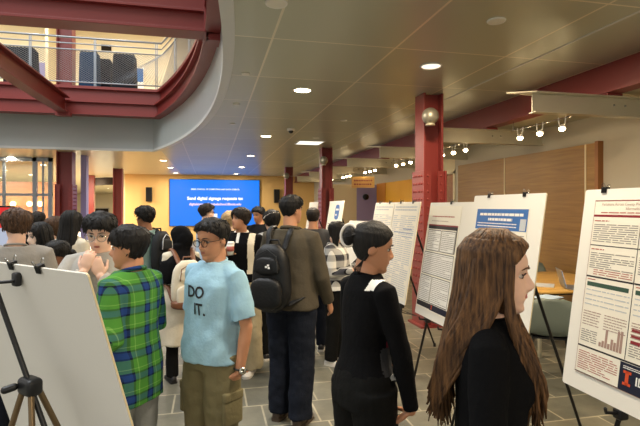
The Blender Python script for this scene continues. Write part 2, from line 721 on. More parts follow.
TM = [(.80, .165, .112, 0), (.90, .166, .112, 0), (.97, .160, .110, 0), (1.05, .150, .104, 0), (1.15, .150, .102, 0), (1.25, .166, .110, .004),
      (1.33, .172, .112, .004), (1.385, .150, .098, -.006), (1.43, .108, .076, -.012), (1.475, .066, .062, -.015)]
TF = [(.80, .170, .115, -.005), (.90, .176, .118, -.006), (.97, .166, .110, -.004), (1.05, .140, .096, 0), (1.12, .128, .090, 0), (1.22, .142, .100, .006),
      (1.30, .146, .104, .008), (1.37, .128, .090, -.004), (1.415, .092, .070, -.012), (1.46, .058, .056, -.015)]


def torso_rings(tab, z0, z1, e0, e1, s, leanf, n=28, k=14, zs=None):
    zz = [t[0] for t in tab]
    rings = []
    for i in range(k + 1):
        u = i / k
        z = z0 + (z1 - z0) * u
        e = e0 + (e1 - e0) * u
        w, d, yo = (float(np.interp(z, zz, [t[j] for t in tab])) for j in (1, 2, 3))
        ring = []
        for q in range(n):
            a = 2 * PI * q / n
            c, sn_ = math.cos(a), math.sin(a)
            pw = 2.5
            ring.append(tuple(leanf(Vector(((w + e) * math.copysign(abs(c) ** (2 / pw), c), yo + (d + e) * math.copysign(abs(sn_) ** (2 / pw), sn_), z)) * s)))
        rings.append(ring)
    return rings


def hand(mb, wrist, d, pn, side, s, curl=.35, spread=0.0):
    d = Vector(d).normalized()
    pn = Vector(pn)
    pn = (pn - d * pn.dot(d)).normalized()
    w = d.cross(pn).normalized() * side
    mb.tube([wrist - d * .02 * s, wrist + d * .012 * s, wrist + d * .05 * s, wrist + d * .086 * s], [.024 * s, .028 * s, .041 * s, .038 * s], n=14, flat=.38, up=w)
    for o, L, r in ((.029, .070, .0086), (.010, .078, .009), (-.010, .072, .0087), (-.028, .056, .0077)):
        p = wrist + (d * .080 + w * o) * s
        dd = (d + w * (o * spread * 8)).normalized()
        pts = [p - dd * .02 * s]
        ang = 0
        pts.append(p)
        for fr, c in ((.45, .7), (.32, 1.0), (.23, .8)):
            ang += curl * c
            pts.append(pts[-1] + (dd * math.cos(ang) + pn * math.sin(ang)) * (L * fr * s))
        mb.tube(pts, [r * s, r * 1.05 * s, r * s, r * .92 * s, r * .8 * s], n=8)
    p = wrist + (d * .022 + w * .024 + pn * .004) * s
    t1 = (d * .62 + w * .68 + pn * .38).normalized()
    t2 = (d * .86 + w * .32 + pn * (.35 + curl * .4)).normalized()
    pts = [p, p + t1 * .036 * s, p + t1 * .036 * s + t2 * .030 * s, p + t1 * .036 * s + t2 * .052 * s]
    mb.tube(pts, [.015 * s, .0118 * s, .0105 * s, .0088 * s], n=8)


class P:
    pass


def person(label, px, d, H, phi, female=False, look=(0, 0, 0), lean=0.0, skin='skin', top=None, bottom=None, shoe=None, hair=None,
           armL=None, armR=None, voxel=.010, face=False, hs=.93, legs=(0, 0), nose=1.0, group=None, sh=None, pxoff=0):
    s = H / 1.71
    root = thing('person', label, 'person', ground(px, d), (0, 0, -(YAW + R(phi))), group)
    g = P()
    g.root, g.s = root, s
    lt = math.tan(R(lean))

    def leanf(v):
        k = max(0.0, v.z - .95 * s)
        return Vector((v.x, v.y + lt * k, v.z - .5 * lt * lt * k))
    g.leanf = leanf
    tab = TF if female else TM
    shw = sh or (.150 if female else .172)
    thin = .86 if female else 1.0
    # head
    hc = leanf(Vector((0, .018, 1.75 - .118 * hs / s) * 1) * s) if False else leanf(Vector((0, .018 * s, H - .119 * hs - (.012 if hair else 0))))
    Mh = Matrix.Translation(hc) @ Matrix.Rotation(-R(look[0]), 4, 'Z') @ Matrix.Rotation(R(look[1]), 4, 'X') @ Matrix.Rotation(R(look[2]), 4, 'Y') @ Matrix.Scale(hs, 4)
    g.Mh = Mh
    mb = MB()
    zs = [-.1175, -.114, -.108, -.1, -.092, -.085, -.078, -.072, -.066, -.06, -.054, -.048, -.04, -.03, -.018, -.006, .006, .018, .03, .045, .06, .075, .088, .098, .106, .112, .1165]
    mb.loft([[tuple(head_pt(2 * PI * k / 40, z)) for k in range(40)] for z in zs], mtx=Mh)
    mb.tube([(0, .078, .012), (0, .090, -.012), (0, .101 * nose, -.030), (0, .094, -.038)], [.007, .008, .0105, .009], n=8, mtx=Mh)
    for sx in (-1, 1):
        mb.ell((sx * .011, .088, -.036), (.009, .011, .008), mtx=Mh, n=10, m=6)
        mb.ell((sx * .073, -.014, -.008), (.009, .020, .031), mtx=Mh, n=12, m=8, rot=Matrix.Rotation(-.25 * 1, 3, 'X'))
    nb = leanf(Vector((0, -.012, 1.40)) * s)
    nr = .050 * thin * (s + hs) / 2 + .004
    mb.tube([nb, leanf(Vector((0, -.010, 1.46)) * s), Mh @ Vector((0, -.022, -.085)), Mh @ Vector((0, -.016, -.03))], [nr * 1.3, nr * 1.08, nr, nr * .95], n=16)
    skt = [(z, w - .024, dd - .026, y) for z, w, dd, y in tab]
    mb.loft(torso_rings([(.78, .10, .07, 0)] + skt, .90, 1.465, 0, 0, s, leanf))
    if female:
        for sx in (-1, 1):
            mb.ell(tuple(leanf(Vector((sx * .062, .060, 1.268)) * s)), (.060 * s, .05 * s, .062 * s))
    # arms
    J = {}
    for side, arm in ((1, armR), (-1, armL)):
        a = dict(u=(side * .16, .02, -1), f=(side * .05, .18, -1), h=None, p=(-side, 0, 0), curl=.35, show=True)
        a.update(arm or {})
        S = leanf(Vector((side * shw, -.008, 1.378)) * s)
        E = S + Vector(a['u']).normalized() * .295 * s
        W = E + Vector(a['f']).normalized() * .255 * s
        J[side] = (S, E, W, a)
        A0 = leanf(Vector((side * shw * .5, -.008, 1.40)) * s)
        mb.tube([A0, S, S.lerp(E, .35), E, E.lerp(W, .3), W], [x * s * thin for x in (.042, .048, .042, .036, .037, .026)], n=14)
    # legs
    for side, ang in ((1, legs[1]), (-1, legs[0])):
        hp = Vector((side * .088, 0, .90)) * s
        kn = Vector((side * .095, .012 + ang * .5, .49)) * s
        an = Vector((side * .10, -.02 + ang, .085)) * s
        J[side * 2] = (hp, kn, an)
        mb.tube([hp, hp.lerp(kn, .4), kn, kn.lerp(an, .3), an], [x * s for x in (.066, .068, .050, .050, .034)], n=14)
        mb.tube([an + Vector((0, -.02, -.02)) * s, an + Vector((0, .06, -.045)) * s, an + Vector((0, .14, -.055)) * s], [x * s for x in (.034, .032, .024)], n=10)
    g.J = J
    me = remesh(mb, voxel * s, 3)
    # hands, finer, joined into the same body
    hm = []
    for side in (1, -1):
        S, E, W, a = J[side]
        if a['show']:
            h = MB()
            hand(h, W, a['h'] or a['f'], a['p'], side, s * (.94 if female else 1.0), a['curl'], a.get('spread', 0))
            h.tube([W.lerp(E, .25), W], [.028 * s * thin, .0255 * s * thin], n=12)
            hm.append(remesh(h, .0045, 2))
    # eye sockets
    iv = Mh.inverted()
    for v in me.vertices:
        q = iv @ v.co
        if q.y > .03 and abs(q.z) < .06:
            for sx in (-1, 1):
                dd = ((q.x - sx * .031) ** 2 / .017 ** 2 + (q.z - .001) ** 2 / .012 ** 2)
                if dd < 6:
                    q = q + Vector((0, -.0085 * math.exp(-dd), 0))
                    v.co = Mh @ q
    me.update()
    if hm:
        join_mesh(me, hm)
    g.body = obj('body', me, M[skin], root, True)
    hairm = (hair or {}).get('mat', 'hairblack')
    if face:
        for sx in (-1, 1):
            e = MB().ell((sx * .031, .0615, .0), (.0125, .0125, .007), mtx=Mh, n=14, m=10).build('eye', M['eyewhite'], root, True)
            MB().ell((sx * .031, .0712, -.0005), (.0068, .004, .0068), mtx=Mh, n=12, m=8).build('iris', M['iris'], e, True)
            MB().tube([(sx * .016, .076, .001), (sx * .024, .0805, .0085), (sx * .033, .0795, .009), (sx * .045, .071, .003)], [.0012, .0022, .0022, .0012], n=6, mtx=Mh).build('eyelid', M['lash'], e, True)
            MB().tube([(sx * .012, .0875, .021), (sx * .026, .087, .0255), (sx * .04, .079, .0245), (sx * .05, .069, .019)], [.003, .0042, .0036, .0016], n=6, flat=.6, mtx=Mh).build('eyebrow', M[hairm], root, True)
        lp = MB()
        for zz, rr, yy in ((-.055, .0048, .0845), (-.0655, .0054, .0845)):
            lp.tube([(x, yy - abs(x) ** 1.6 * 3.2, zz + (.0 if zz > -.06 else .002) + abs(x) * (-.12 if zz > -.06 else .14)) for x in (-.023, -.013, -.004, .004, .013, .023)], [.0016, rr * .9, rr, rr, rr * .9, .0016], n=8, mtx=Mh)
        lp.build('lips', M['lips_' + ('f' if female else 'm')], root, True)
    # trousers
    if bottom:
        b = dict(waist=1.03, e=.014, thigh=.094, knee=.072, ankle=.062, hemz=.06, wr=.006, mat='jeans')
        b.update(bottom)
        mb = MB()
        mb.loft(torso_rings(tab, .835, b['waist'], b['e'], b['e'] * .6, s, leanf))
        for side in (1, -1):
            hp, kn, an = J[side * 2]
            end = an + Vector((0, 0, b['hemz'] - .085)) * s
            mb.tube([hp + Vector((0, -.006, .03)) * s, hp.lerp(kn, .4), kn, kn.lerp(end, .5), end], [x * s for x in (b['thigh'] + .008, b['thigh'], b['knee'], (b['knee'] + b['ankle']) / 2, b['ankle'])], n=18, round_ends=False)
        me = remesh(mb, max(voxel, .008) * s, 4)
        wrinkle(me, b['wr'], (10, 10, 9), seed=px * .37)
        g.pants = obj(b.get('name', 'trousers'), me, M[b['mat']], root, True)
    if shoe:
        up, so = shoe
        for side in (1, -1):
            hp, kn, an = J[side * 2]
            c = Vector((an.x, an.y, 0))
            rings_u, rings_s = [], []
            for y, hw, h in ((-.075, .022, .055), (-.065, .033, .075), (-.03, .038, .095), (.02, .040, .092), (.07, .044, .068), (.12, .047, .055), (.165, .042, .045), (.19, .030, .034), (.2, .012, .026)):
                rings_u.append([tuple(c + Vector((hw * math.cos(t) * 1.0, y, .012 + max(0, math.sin(t)) ** .7 * (h - .012) if math.sin(t) > 0 else .012)) * s) for t in [2 * PI * k / 16 for k in range(16)]])
                rings_s.append([tuple(c + Vector((x * (hw + .004), y * 1.02, z)) * s) for x, z in ((-1, 0), (1, 0), (1, .024), (-1, .024))])
            o = MB().loft(rings_u).build('shoe', M[up], root, True)
            MB().loft(rings_s).build('sole', M[so], o)
    # top
    if top:
        t = dict(e0=.02, e1=.014, hem=.95, top=1.45, sleeve='long', sr=1.0, wr=.006, mat='tshirt', name='shirt', collar=None)
        t.update(top)
        mb = MB()
        mb.loft(torso_rings(tab, t['hem'], t['top'], t['e0'], t['e1'], s, leanf, k=18))
        if female:
            for sx in (-1, 1):
                mb.ell(tuple(leanf(Vector((sx * .062, .072, 1.265)) * s)), (.070 * s, .056 * s, .075 * s))
        if t['sleeve']:
            for side in (1, -1):
                S, E, W, a = J[side]
                A0 = leanf(Vector((side * shw * .42, -.010, 1.402)) * s)
                q = t['sr']
                if t['sleeve'] == 'short':
                    e = S.lerp(E, .84)
                    mb.tube([A0, S, S.lerp(E, .4), e], [x * s * thin * q for x in (.052, .062, .066, .070)], n=18, round_ends=False)
                elif t['sleeve'] == 'elbow':
                    e = E.lerp(W, .18)
                    mb.tube([A0, S, S.lerp(E, .4), E, e], [x * s * thin * q for x in (.052, .062, .062, .057, .056)], n=18, round_ends=False)
                else:
                    mb.tube([A0, S, S.lerp(E, .4), E, E.lerp(W, .4), E.lerp(W, .97)], [x * s * thin * q for x in (.050, .060, .058, .051, .048, .039)], n=18, round_ends=False)
        me = remesh(mb, max(voxel, .007) * s, 5)
        wrinkle(me, t['wr'], (8, 8, 6), seed=px * .21 + 3)
        g.shirt = obj(t['name'], me, M[t['mat']], root, True)
        if t['collar']:
            c0 = leanf(Vector((0, -.014, 1.452 if not female else 1.437)) * s)
            MB().torus((0, 0, 0), .070 * s * (thin * .95), t.get('cr', .010), n=28, m=8, sy=.95, mtx=Matrix.Translation(c0) @ Matrix.Rotation(R(-14), 4, 'X')).build('collar', M[t['collar']], root, True)
        g.bvh = None
    # hair
    if hair:
        h = dict(hl=[(0, .062), (40, .05), (70, .015), (88, .0), (105, -.03), (150, -.062), (180, -.066)], side=.008, top=.016, amp=.004, locks=70, lift=1.0, over=(-.004, .004), r=.0045, mat='hairblack', curl=.25, seed=int(px), name='hair', fringe=0)
        h.update(hair)
        mb = MB()
        hair_shell(mb, h['hl'], h['side'], h['top'], h['amp'] * (1.7 if not h.get('long') and h['locks'] else 1), Mh, seed=px * .17)
        if h['locks']:
            locks(mb, Mh, int(h['locks'] * 2.2), h['hl'], h['side'], h['top'], h['over'], h['r'], curl=h['curl'], seed=h['seed'], lift=h['lift'])
        if h['fringe']:
            locks(mb, Mh, h['fringe'], h['hl'], h['side'], h['top'], h.get('fover', (.005, .02)), h['r'] * 1.1, th_rng=h.get('fth', (-60, 60)), curl=h['curl'], seed=h['seed'] + 5, zmax=h.get('fz', .06), sweep=h.get('sweep', 0), lift=h['lift'])
        if 'extra' in h:
            h['extra'](mb, Mh)
        if h.get('long'):
            long_locks(mb, Mh, h.get('nlong', 120), h['long'], r0=h.get('lr', .009), seed=h['seed'] + 9)
        g.hair = mb.build(h['name'], M[h['mat']], root, True)
    return g


def surf_bvh(o):
    me = o.data
    return BVHTree.FromPolygons([v.co[:] for v in me.vertices], [tuple(p.vertices) for p in me.polygons])


def patch(o, pred, off, m, name, parent):
    """a panel sewn on a garment: the faces that pred picks, lifted off by a hair"""
    me = o.data
    mb = MB()
    idx = {}
    fs = []
    for p in me.polygons:
        if pred(p.center, p.normal):
            f = []
            for i in p.vertices:
                if i not in idx:
                    idx[i] = len(mb.v)
                    mb.v.append(tuple(me.vertices[i].co + me.vertices[i].normal * off))
                f.append(idx[i])
            fs.append(tuple(f))
    mb.f = fs
    if not fs:
        print('EMPTY PATCH', name)
        return None
    return mb.build(name, m, parent, True)


def glasses(g, m='blackmetal', r=.024, sq=.85, lens=True):
    Mh = g.Mh
    mb = MB()
    for sx in (-1, 1):
        mb.torus((sx * .033, .0945, -.003), r, .0022, axis='Y', n=28, m=6, mtx=Mh, sy=sq)
        mb.tube([(sx * .057, .092, .004), (sx * .072, .06, .004), (sx * .080, -.01, .002), (sx * .078, -.03, -.012)], .0019, n=6, mtx=Mh)
    mb.tube([(-.011, .0975, .002), (0, .100, .004), (.011, .0975, .002)], .0018, n=6, mtx=Mh)
    o = mb.build('glasses', M[m], g.root, True)
    if lens:
        for sx in (-1, 1):
            MB().add([(sx * .033 + (r - .001) * math.cos(2 * PI * k / 24), .0945, -.003 + (r - .001) * sq * math.sin(2 * PI * k / 24)) for k in range(24)], [tuple(range(24))], Mh).build('lens', M['glass'], o, True)
    return o


def backpack(label, g, mname, w=.29, h=.44, dp=.17, zc=1.2, pocket=None, accent=None, yoff=0.0, sides=(-1, 1), base=None, straps='black', group=None):
    s = g.s
    bv = surf_bvh(g.shirt)
    yb = -.125 * s
    hit = bv.ray_cast(Vector((0, -1, zc)), Vector((0, 1, 0)))
    if hit[0] is not None:
        yb = hit[0].y
    zb = zc - h / 2
    b0 = Vector((0, yb - .012 + yoff, zb))
    Mr = loc_mtx(g.root)
    root = thing('backpack', label, 'backpack', Mr @ b0, g.root.rotation_euler, group)
    T = Matrix.Translation(-b0)

    def panel(name, x, y0, y1, z0, z1, m, par, p=3.2, taper=.85):
        rings = []
        n = 10
        for i in range(n + 1):
            u = i / n
            a = (u - .5) * 2
            k = (1 - abs(a) ** 5) ** .5 if abs(a) < 1 else 0
            k = max(k, .45)
            z = z0 + (z1 - z0) * u
            tp = 1 - (1 - taper) * max(0, u - .4) / .6
            ring = []
            for q in range(24):
                t = 2 * PI * q / 24
                c, sn_ = math.cos(t), math.sin(t)
                ring.append((x / 2 * k * tp * math.copysign(abs(c) ** (2 / p), c), (y0 + y1) / 2 + (y1 - y0) / 2 * (k * .6 + .4) * tp * math.copysign(abs(sn_) ** (2 / p), sn_), z))
            rings.append(ring)
        mbx = MB().loft(rings, mtx=T)
        return mbx.build(name, M[m], par, True)
    y0 = b0.y
    body = panel('pack_body', w, y0 - dp * .72, y0, zb, zb + h, mname, root)
    panel('front_pocket', w * .82, y0 - dp, y0 - dp * .6, zb + h * .06, zb + h * .52, pocket or mname, root, taper=.95)
    panel('upper_pocket', w * .66, y0 - dp * .86, y0 - dp * .6, zb + h * .56, zb + h * .82, pocket or mname, root)
    if base:
        panel('leather_base', w * 1.03, y0 - dp * 1.03, y0 + .002, zb - .004, zb + h * .2, base, root, taper=1.0)
    MB().tube([(-.045, y0 - .02, zb + h - .012), (-.035, y0 - .025, zb + h + .03), (.035, y0 - .025, zb + h + .03), (.045, y0 - .02, zb + h - .012)], .008, n=8, mtx=T).build('carry_handle', M[straps], root, True)
    zz = MB()
    zz.tube([(-w * .30, y0 - dp * .80, zb + h * .60), (-w * .27, y0 - dp * .82, zb + h * .84), (0, y0 - dp * .7, zb + h * .93), (w * .27, y0 - dp * .82, zb + h * .84), (w * .30, y0 - dp * .80, zb + h * .60)], .0045, n=6, mtx=T)
    zz.build('zipper', M[accent or 'inkgrey'], root, True)
    for sx in sides:
        pts = [(sx * .07, yb - .01, zb + h * .93), (sx * .085, -.06, 1.45 * s), (sx * .095, .0, 1.47 * s), (sx * .105, .07, 1.42 * s), (sx * .115, .13, 1.32 * s), (sx * .135, .13, 1.2 * s), (sx * .165, .06, 1.1 * s), (sx * .17, -.03, zb + .1), (sx * .12, yb - .02, zb + .05)]
        dense = []
        for a, b in zip(pts[:-1], pts[1:]):
            for k in range(5):
                dense.append(Vector(a).lerp(Vector(b), k / 5))
        dense.append(Vector(pts[-1]))
        out = []
        for k, p in enumerate(dense):
            p = g.leanf(p)
            if 2 < k < len(dense) - 2:
                q, nn, _, _ = bv.find_nearest(p)
                p = q + nn * .012
            out.append(p)
        for _ in range(2):
            out = [out[0]] + [(out[k - 1] + 2 * out[k] + out[k + 1]) / 4 for k in range(1, len(out) - 1)] + [out[-1]]
        MB().tube(out, .024, n=8, flat=.36, up=(1, 0, 0), mtx=T).build('strap', M[straps], root, True)
    return root


for k, c in dict(skin=(224, 176, 148), skinfair=(232, 190, 166), skintan=(184, 132, 100), skinbrown=(146, 98, 70), skinpale=(238, 206, 184)).items():
    M[k] = skin_mat(k + '_tone', c)
M['lips_f'] = mat('rose_lips', (190, 100, 96), rough=0.4)
M['lips_m'] = mat('brown_pink_lips', (160, 96, 82), rough=0.5)
M['eyewhite'] = mat('eye_white', (196, 186, 178), rough=0.25, var=0.02)
M['iris'] = mat('dark_iris', (40, 28, 22), rough=0.2)
M['lash'] = mat('dark_lash', (34, 26, 24), rough=0.6)
M['hairblack'] = hair_mat('black_hair', (9, 8, 8), (30, 26, 24))
M['hairdark'] = hair_mat('dark_brown_hair', (18, 13, 10), (48, 36, 28))
M['hairbrown'] = hair_mat('long_brown_hair', (54, 35, 21), (128, 91, 56), .6)
M['hairmid'] = hair_mat('brown_hair', (52, 36, 26), (104, 76, 54))
M['hairblond'] = hair_mat('blond_hair', (150, 116, 76), (226, 198, 150))
M['blackknit'] = cloth('black_knit', (12, 12, 14))
M['blackcloth'] = cloth('black_cloth', (14, 14, 16))
M['charcoal'] = cloth('charcoal_cloth', (62, 62, 64))
M['olive'] = cloth('olive_brown_shirt', (80, 73, 61))
M['skyblue'] = cloth('sky_blue_cotton', (150, 188, 208))
M['greytee'] = cloth('heather_grey_cotton', (150, 146, 140))
M['greysweat'] = cloth('grey_sweat_cloth', (176, 172, 164))
M['teal'] = cloth('grey_teal_cotton', (138, 166, 160))
M['cream'] = M['cream']
M['creamcloth'] = cloth('cream_cloth', (222, 212, 190))
M['whitecloth'] = cloth('white_cloth', (226, 224, 216))
M['lightblue'] = cloth('pale_blue_cloth', (176, 196, 216))
M['denimdark'] = cloth('dark_indigo_denim', (28, 32, 42), scale=20)
M['denimpale'] = cloth('pale_grey_denim', (142, 144, 142), scale=20)
M['khaki'] = cloth('khaki_cotton', (116, 108, 80))
M['beige'] = cloth('beige_cotton', (172, 160, 132))
M['blackjean'] = cloth('black_denim', (21, 21, 20))
M['leather'] = mat('brown_leather', (116, 72, 44), rough=0.5)
M['brownshoe'] = mat('brown_shoe_leather', (70, 56, 44), rough=0.5)
M['whiteshoe'] = mat('white_sneaker', (218, 214, 206), rough=0.55)
M['blackshoe'] = mat('black_shoe', (26, 25, 26), rough=0.5)
M['blacknylon'] = cloth('black_nylon', (13, 13, 15), rough=0.5, spec=.4)
M['darkgreynylon'] = cloth('dark_grey_nylon', (44, 46, 48), rough=0.6)
M['white_scrunch'] = cloth('white_clip', (224, 216, 204))
M['maroonknit'] = cloth('maroon_knit', (104, 28, 44))
M['greyknit'] = cloth('grey_knit', (56, 56, 58))
G, B_, D = (76, 138, 54), (32, 62, 122), (18, 26, 48)
M['plaidgreen'] = plaid('green_blue_plaid', 9.0, 9.0,
                        [(0.0, G), (0.30, D), (0.38, B_), (0.60, D), (0.68, G), (0.82, (128, 180, 92)), (0.86, G)],
                        [(0.0, G), (0.28, D), (0.36, B_), (0.62, D), (0.70, G), (0.84, (128, 180, 92)), (0.88, G)])
W_, K = (222, 220, 214), (24, 24, 28)
M['plaidbw'] = plaid('black_white_plaid', 7.5, 7.5, [(0.0, W_), (0.42, K), (0.5, (90, 90, 96)), (0.84, K), (0.92, W_)], [(0.0, W_), (0.4, (90, 90, 96)), (0.5, K), (0.9, W_)])

POCKET_R = dict(u=(.30, -.10, -1), f=(-.12, .32, -1), show=True, curl=.4, p=(-1, 0, 0))
POCKET_L = dict(u=(-.30, -.10, -1), f=(.12, .32, -1), show=True, curl=.4, p=(1, 0, 0))


# --- woman in the black sweater by the big poster, long brown hair
def nearhair():
    def back(th, rnd, p):
        sx = math.copysign(1, th)
        fx = abs(p.x) * rnd.uniform(.8, 1.25)
        ye = -.112 - .045 * rnd.random()
        end = -.295 - .105 * rnd.random() - .03
        x1 = sx * min(.15, fx + .01)
        return [(sx * (fx + .004), p.y - .012, -.06), (x1, p.y * .6 + ye * .3 - .012, -.12), (x1 * 1.05, p.y * .25 + ye * .72, -.19), (x1, ye - .005, -.27), (x1 * .95, ye - rnd.uniform(0, .025), end), (x1 * .9, ye + rnd.uniform(-.02, .02), end - .03)]

    def front(th, rnd, p):
        sx = math.copysign(1, th)
        x1 = sx * rnd.uniform(.065, .10)
        y1 = rnd.uniform(.085, .135)
        end = -.29 - .12 * rnd.random()
        return [(sx * .083, p.y - .004, -.05), (sx * .084, p.y + .002, -.10), (sx * .09, p.y * .6 + y1 * .3, -.16), (x1 * 1.1, y1 * .9, -.21), (x1, y1 + .012, -.28), (x1 * .9, y1 + rnd.uniform(-.01, .03), end), (x1 * .85, y1 + rnd.uniform(-.02, .03), end - .03)]

    def side(th, rnd, p):
        sx = math.copysign(1, th)
        end = -.17 - .08 * rnd.random()
        return [(sx * .088, p.y - .006, -.05), (sx * .092, p.y - .02, -.10), (sx * .105, p.y - .045, -.15), (sx * .12, p.y - .085, end), (sx * .12, -.13 - .02 * rnd.random(), end - .08), (sx * .115, -.14 - .03 * rnd.random(), end - .17)]
    return [(104, 180, 5.0, back), (62, 74, 1.5, front), (72, 116, 3.4, side)]


p1 = person('young woman with long brown hair and a black sweater in profile before the boards', 490, 1.38, 1.628, 107, female=True, look=(4, -3, 0), skin='skinfair',
            top=dict(mat='blackknit', name='sweater', e0=.012, e1=.008, hem=.93, sr=1.05, wr=.004, collar='blackknit'),
            bottom=dict(mat='blackjean', e=.006, thigh=.088, knee=.062, ankle=.052), shoe=('blackshoe', 'blackshoe'),
            hair=dict(mat='hairbrown', hl=[(0, .074), (25, .066), (45, .048), (60, .026), (72, -.02), (80, -.12), (180, -.2)], side=.011, top=.022, amp=.002, locks=0,
                      long=nearhair(), nlong=620, lr=.0062),
            armR=dict(u=(.14, -.02, -1), f=(-.1, .45, -1)), armL=dict(u=(-.14, .0, -1), f=(.1, .5, -1)), voxel=.0055, face=True, hs=.955)

# --- woman with her hair up in a white clip, black knit top
def bun(mb, Mh):
    mb.ell((0, -.115, .035), (.040, .034, .052), mtx=Mh, n=18, m=12)
    locks_r = random.Random(4)
    for i in range(26):
        a = locks_r.uniform(-1, 1)
        mb.tube([(a * .06, -.06, .09 - abs(a) * .05), (a * .05, -.10, .07 - abs(a) * .03), (a * .035, -.135, .05 - .03 * locks_r.random()), (a * .02, -.15, .03)], [.004, .006, .006, .003], n=5, round_ends=False, mtx=Mh)
    for sx in (-1, 1):
        for i in range(5):
            mb.tube([(sx * .07, -.03, -.03), (sx * .066, -.045, -.06), (sx * (.06 + .01 * i / 5), -.05 - .006 * i, -.10), (sx * .06, -.05, -.14)], [.003, .003, .002, .001], n=5, round_ends=False, mtx=Mh)


p2 = person('woman in a black knit top, hair up in a white claw clip', 364, 2.2, 1.635, 62, female=True, look=(24, -10, 0), skin='skintan', lean=3,
            top=dict(mat='blackknit', name='knit_top', e0=.004, e1=.006, hem=.985, sr=1.05, wr=.004, collar='blackknit', cr=.012),
            bottom=dict(mat='blackjean', name='jeans', waist=1.01, e=.008, thigh=.105, knee=.092, ankle=.09, wr=.006), shoe=('blackshoe', 'blackshoe'),
            hair=dict(hl=[(0, .066), (40, .055), (62, .02), (80, .004), (98, -.03), (130, -.07), (180, -.085)], side=.008, top=.012, amp=.0015, locks=0, extra=bun),
            armR=dict(u=(.20, .19, -1), f=(.0, .20, -1), h=(-.45, -.45, -.5), p=(-.4, -.3, .7), curl=.62), armL=dict(u=(-.25, .15, -1), f=(.62, .72, -.72), h=(.85, .5, -.3), p=(.2, -.6, .5), curl=.6), voxel=.006, face=True, hs=.99, nose=.98)
MB().torus((0, 0, 0), .037, .008, n=28, m=8, sy=1.3, mtx=p2.Mh @ Matrix.Translation((.006, -.122, .036)) @ Matrix.Rotation(R(62), 4, 'Z') @ Matrix.Rotation(R(90), 4, 'X')).build('hair_clip', M['white_scrunch'], p2.root, True)['label'] = 'white claw clip around the bun'
iv_sh = p2.shirt
s2 = p2.s
patch(p2.shirt, lambda c, n: 1.385 * s2 < c.z < 1.43 * s2 and .085 < c.x < .128 and c.y < .04 and n.z > .2, .003, M['whitecloth'], 'shoulder_panel', p2.root)
patch(p2.shirt, lambda c, n: 1.06 * s2 < c.z < 1.24 * s2 and .06 < c.x < .19 and c.y > .03 and n.x > .05, .003, M['maroonknit'], 'side_panel', p2.root)
patch(p2.shirt, lambda c, n: 1.0 * s2 < c.z < 1.12 * s2 and .09 < c.x < .18 and .0 < c.y < .06, .004, M['greyknit'], 'waist_panel', p2.root)
wt = MB().box((.135 * s2, .06, .99 * s2), (.05, .05, .022)).build('white_tag', M['whitecloth'], p2.root)

# --- man in the sky blue T-shirt
p3 = person('man with glasses in a sky blue printed T-shirt and cargo trousers', 212, 2.7, 1.63, -143, look=(-2, -8, 2), skin='skintan', lean=-2,
            top=dict(mat='skyblue', name='t_shirt', e0=.034, e1=.012, hem=.885, sleeve='short', sr=1.02, wr=.012, collar='skyblue', cr=.007),
            bottom=dict(mat='khaki', name='cargo_trousers', waist=1.0, e=.008, thigh=.108, knee=.092, ankle=.084, wr=.010), shoe=('whiteshoe', 'whiteshoe'),
            hair=dict(hl=[(0, .070), (40, .060), (58, .046), (76, .022), (88, -.004), (105, -.032), (150, -.06), (180, -.066)], side=.005, top=.026, amp=.005, locks=130, over=(-.01, .003), r=0.0050, fringe=8, fover=(-.005, .006), curl=.35, sweep=.25),
            armL=dict(u=(-.22, -.10, -1), f=(.06, .16, -1), h=(.60, .02, -.8), p=(1, 0, 0), curl=.25), armR=dict(u=(.22, -.10, -1), f=(-.06, .16, -1), h=(-.60, .02, -.8), p=(-1, 0, 0), curl=.25), voxel=.006, face=True, hs=.95)
glasses(p3, 'blackmetal', .025, .82)
bv = surf_bvh(p3.shirt)


def print_on(g, s, size, x, z, name, bold=.0):
    """lettering printed on a shirt front"""
    mb = text_mb(s, size, align='CENTER', bold=bold)
    vs = []
    for v in mb.v:
        # the reader faces the wearer: the wearer's right is the reader's left
        lx, lz = x - v[0], z + v[1]
        h = bv.ray_cast(Vector((lx, 1.0, lz)), Vector((0, -1, 0)))
        y = h[0].y if h[0] is not None else .13
        vs.append((lx, y + .004, lz))
    mb.v = vs
    return mb.build(name, M['inkdark'], g.root)


print_on(p3, 'DO', .088, .0, 1.225, 'shirt_lettering', .002)
print_on(p3, 'IT.', .088, -.035, 1.135, 'shirt_lettering', .002)
S, E, W, a = p3.J[-1]
dirw = (E - W).normalized()
mw = Matrix.Translation(W + dirw * .018) @ dirw.to_track_quat('Z', 'Y').to_matrix().to_4x4()
wb = MB().torus((0, 0, 0), .031, .0055, n=24, m=8, sx=1.0, mtx=mw).build('wristwatch', M['black'], p3.root, True)
MB().lathe([(.0, -.006), (.02, -.006), (.02, .006), (.0, .006)], mtx=mw @ Matrix.Translation((-.036, 0, 0)) @ Matrix.Rotation(R(90), 4, 'Y')).build('watch_face', M['chrome'], wb, True)
for sx in (-1, 1):
    k = MB()
    k.rbox((sx * .178, .01, .60), (.035, .13, .16), .012)
    kk = k.build('cargo_pocket', M['khaki'], p3.root, True)
    MB().rbox((sx * .181, .01, .675), (.038, .135, .05), .01).build('pocket_flap', M['khaki'], kk, True)

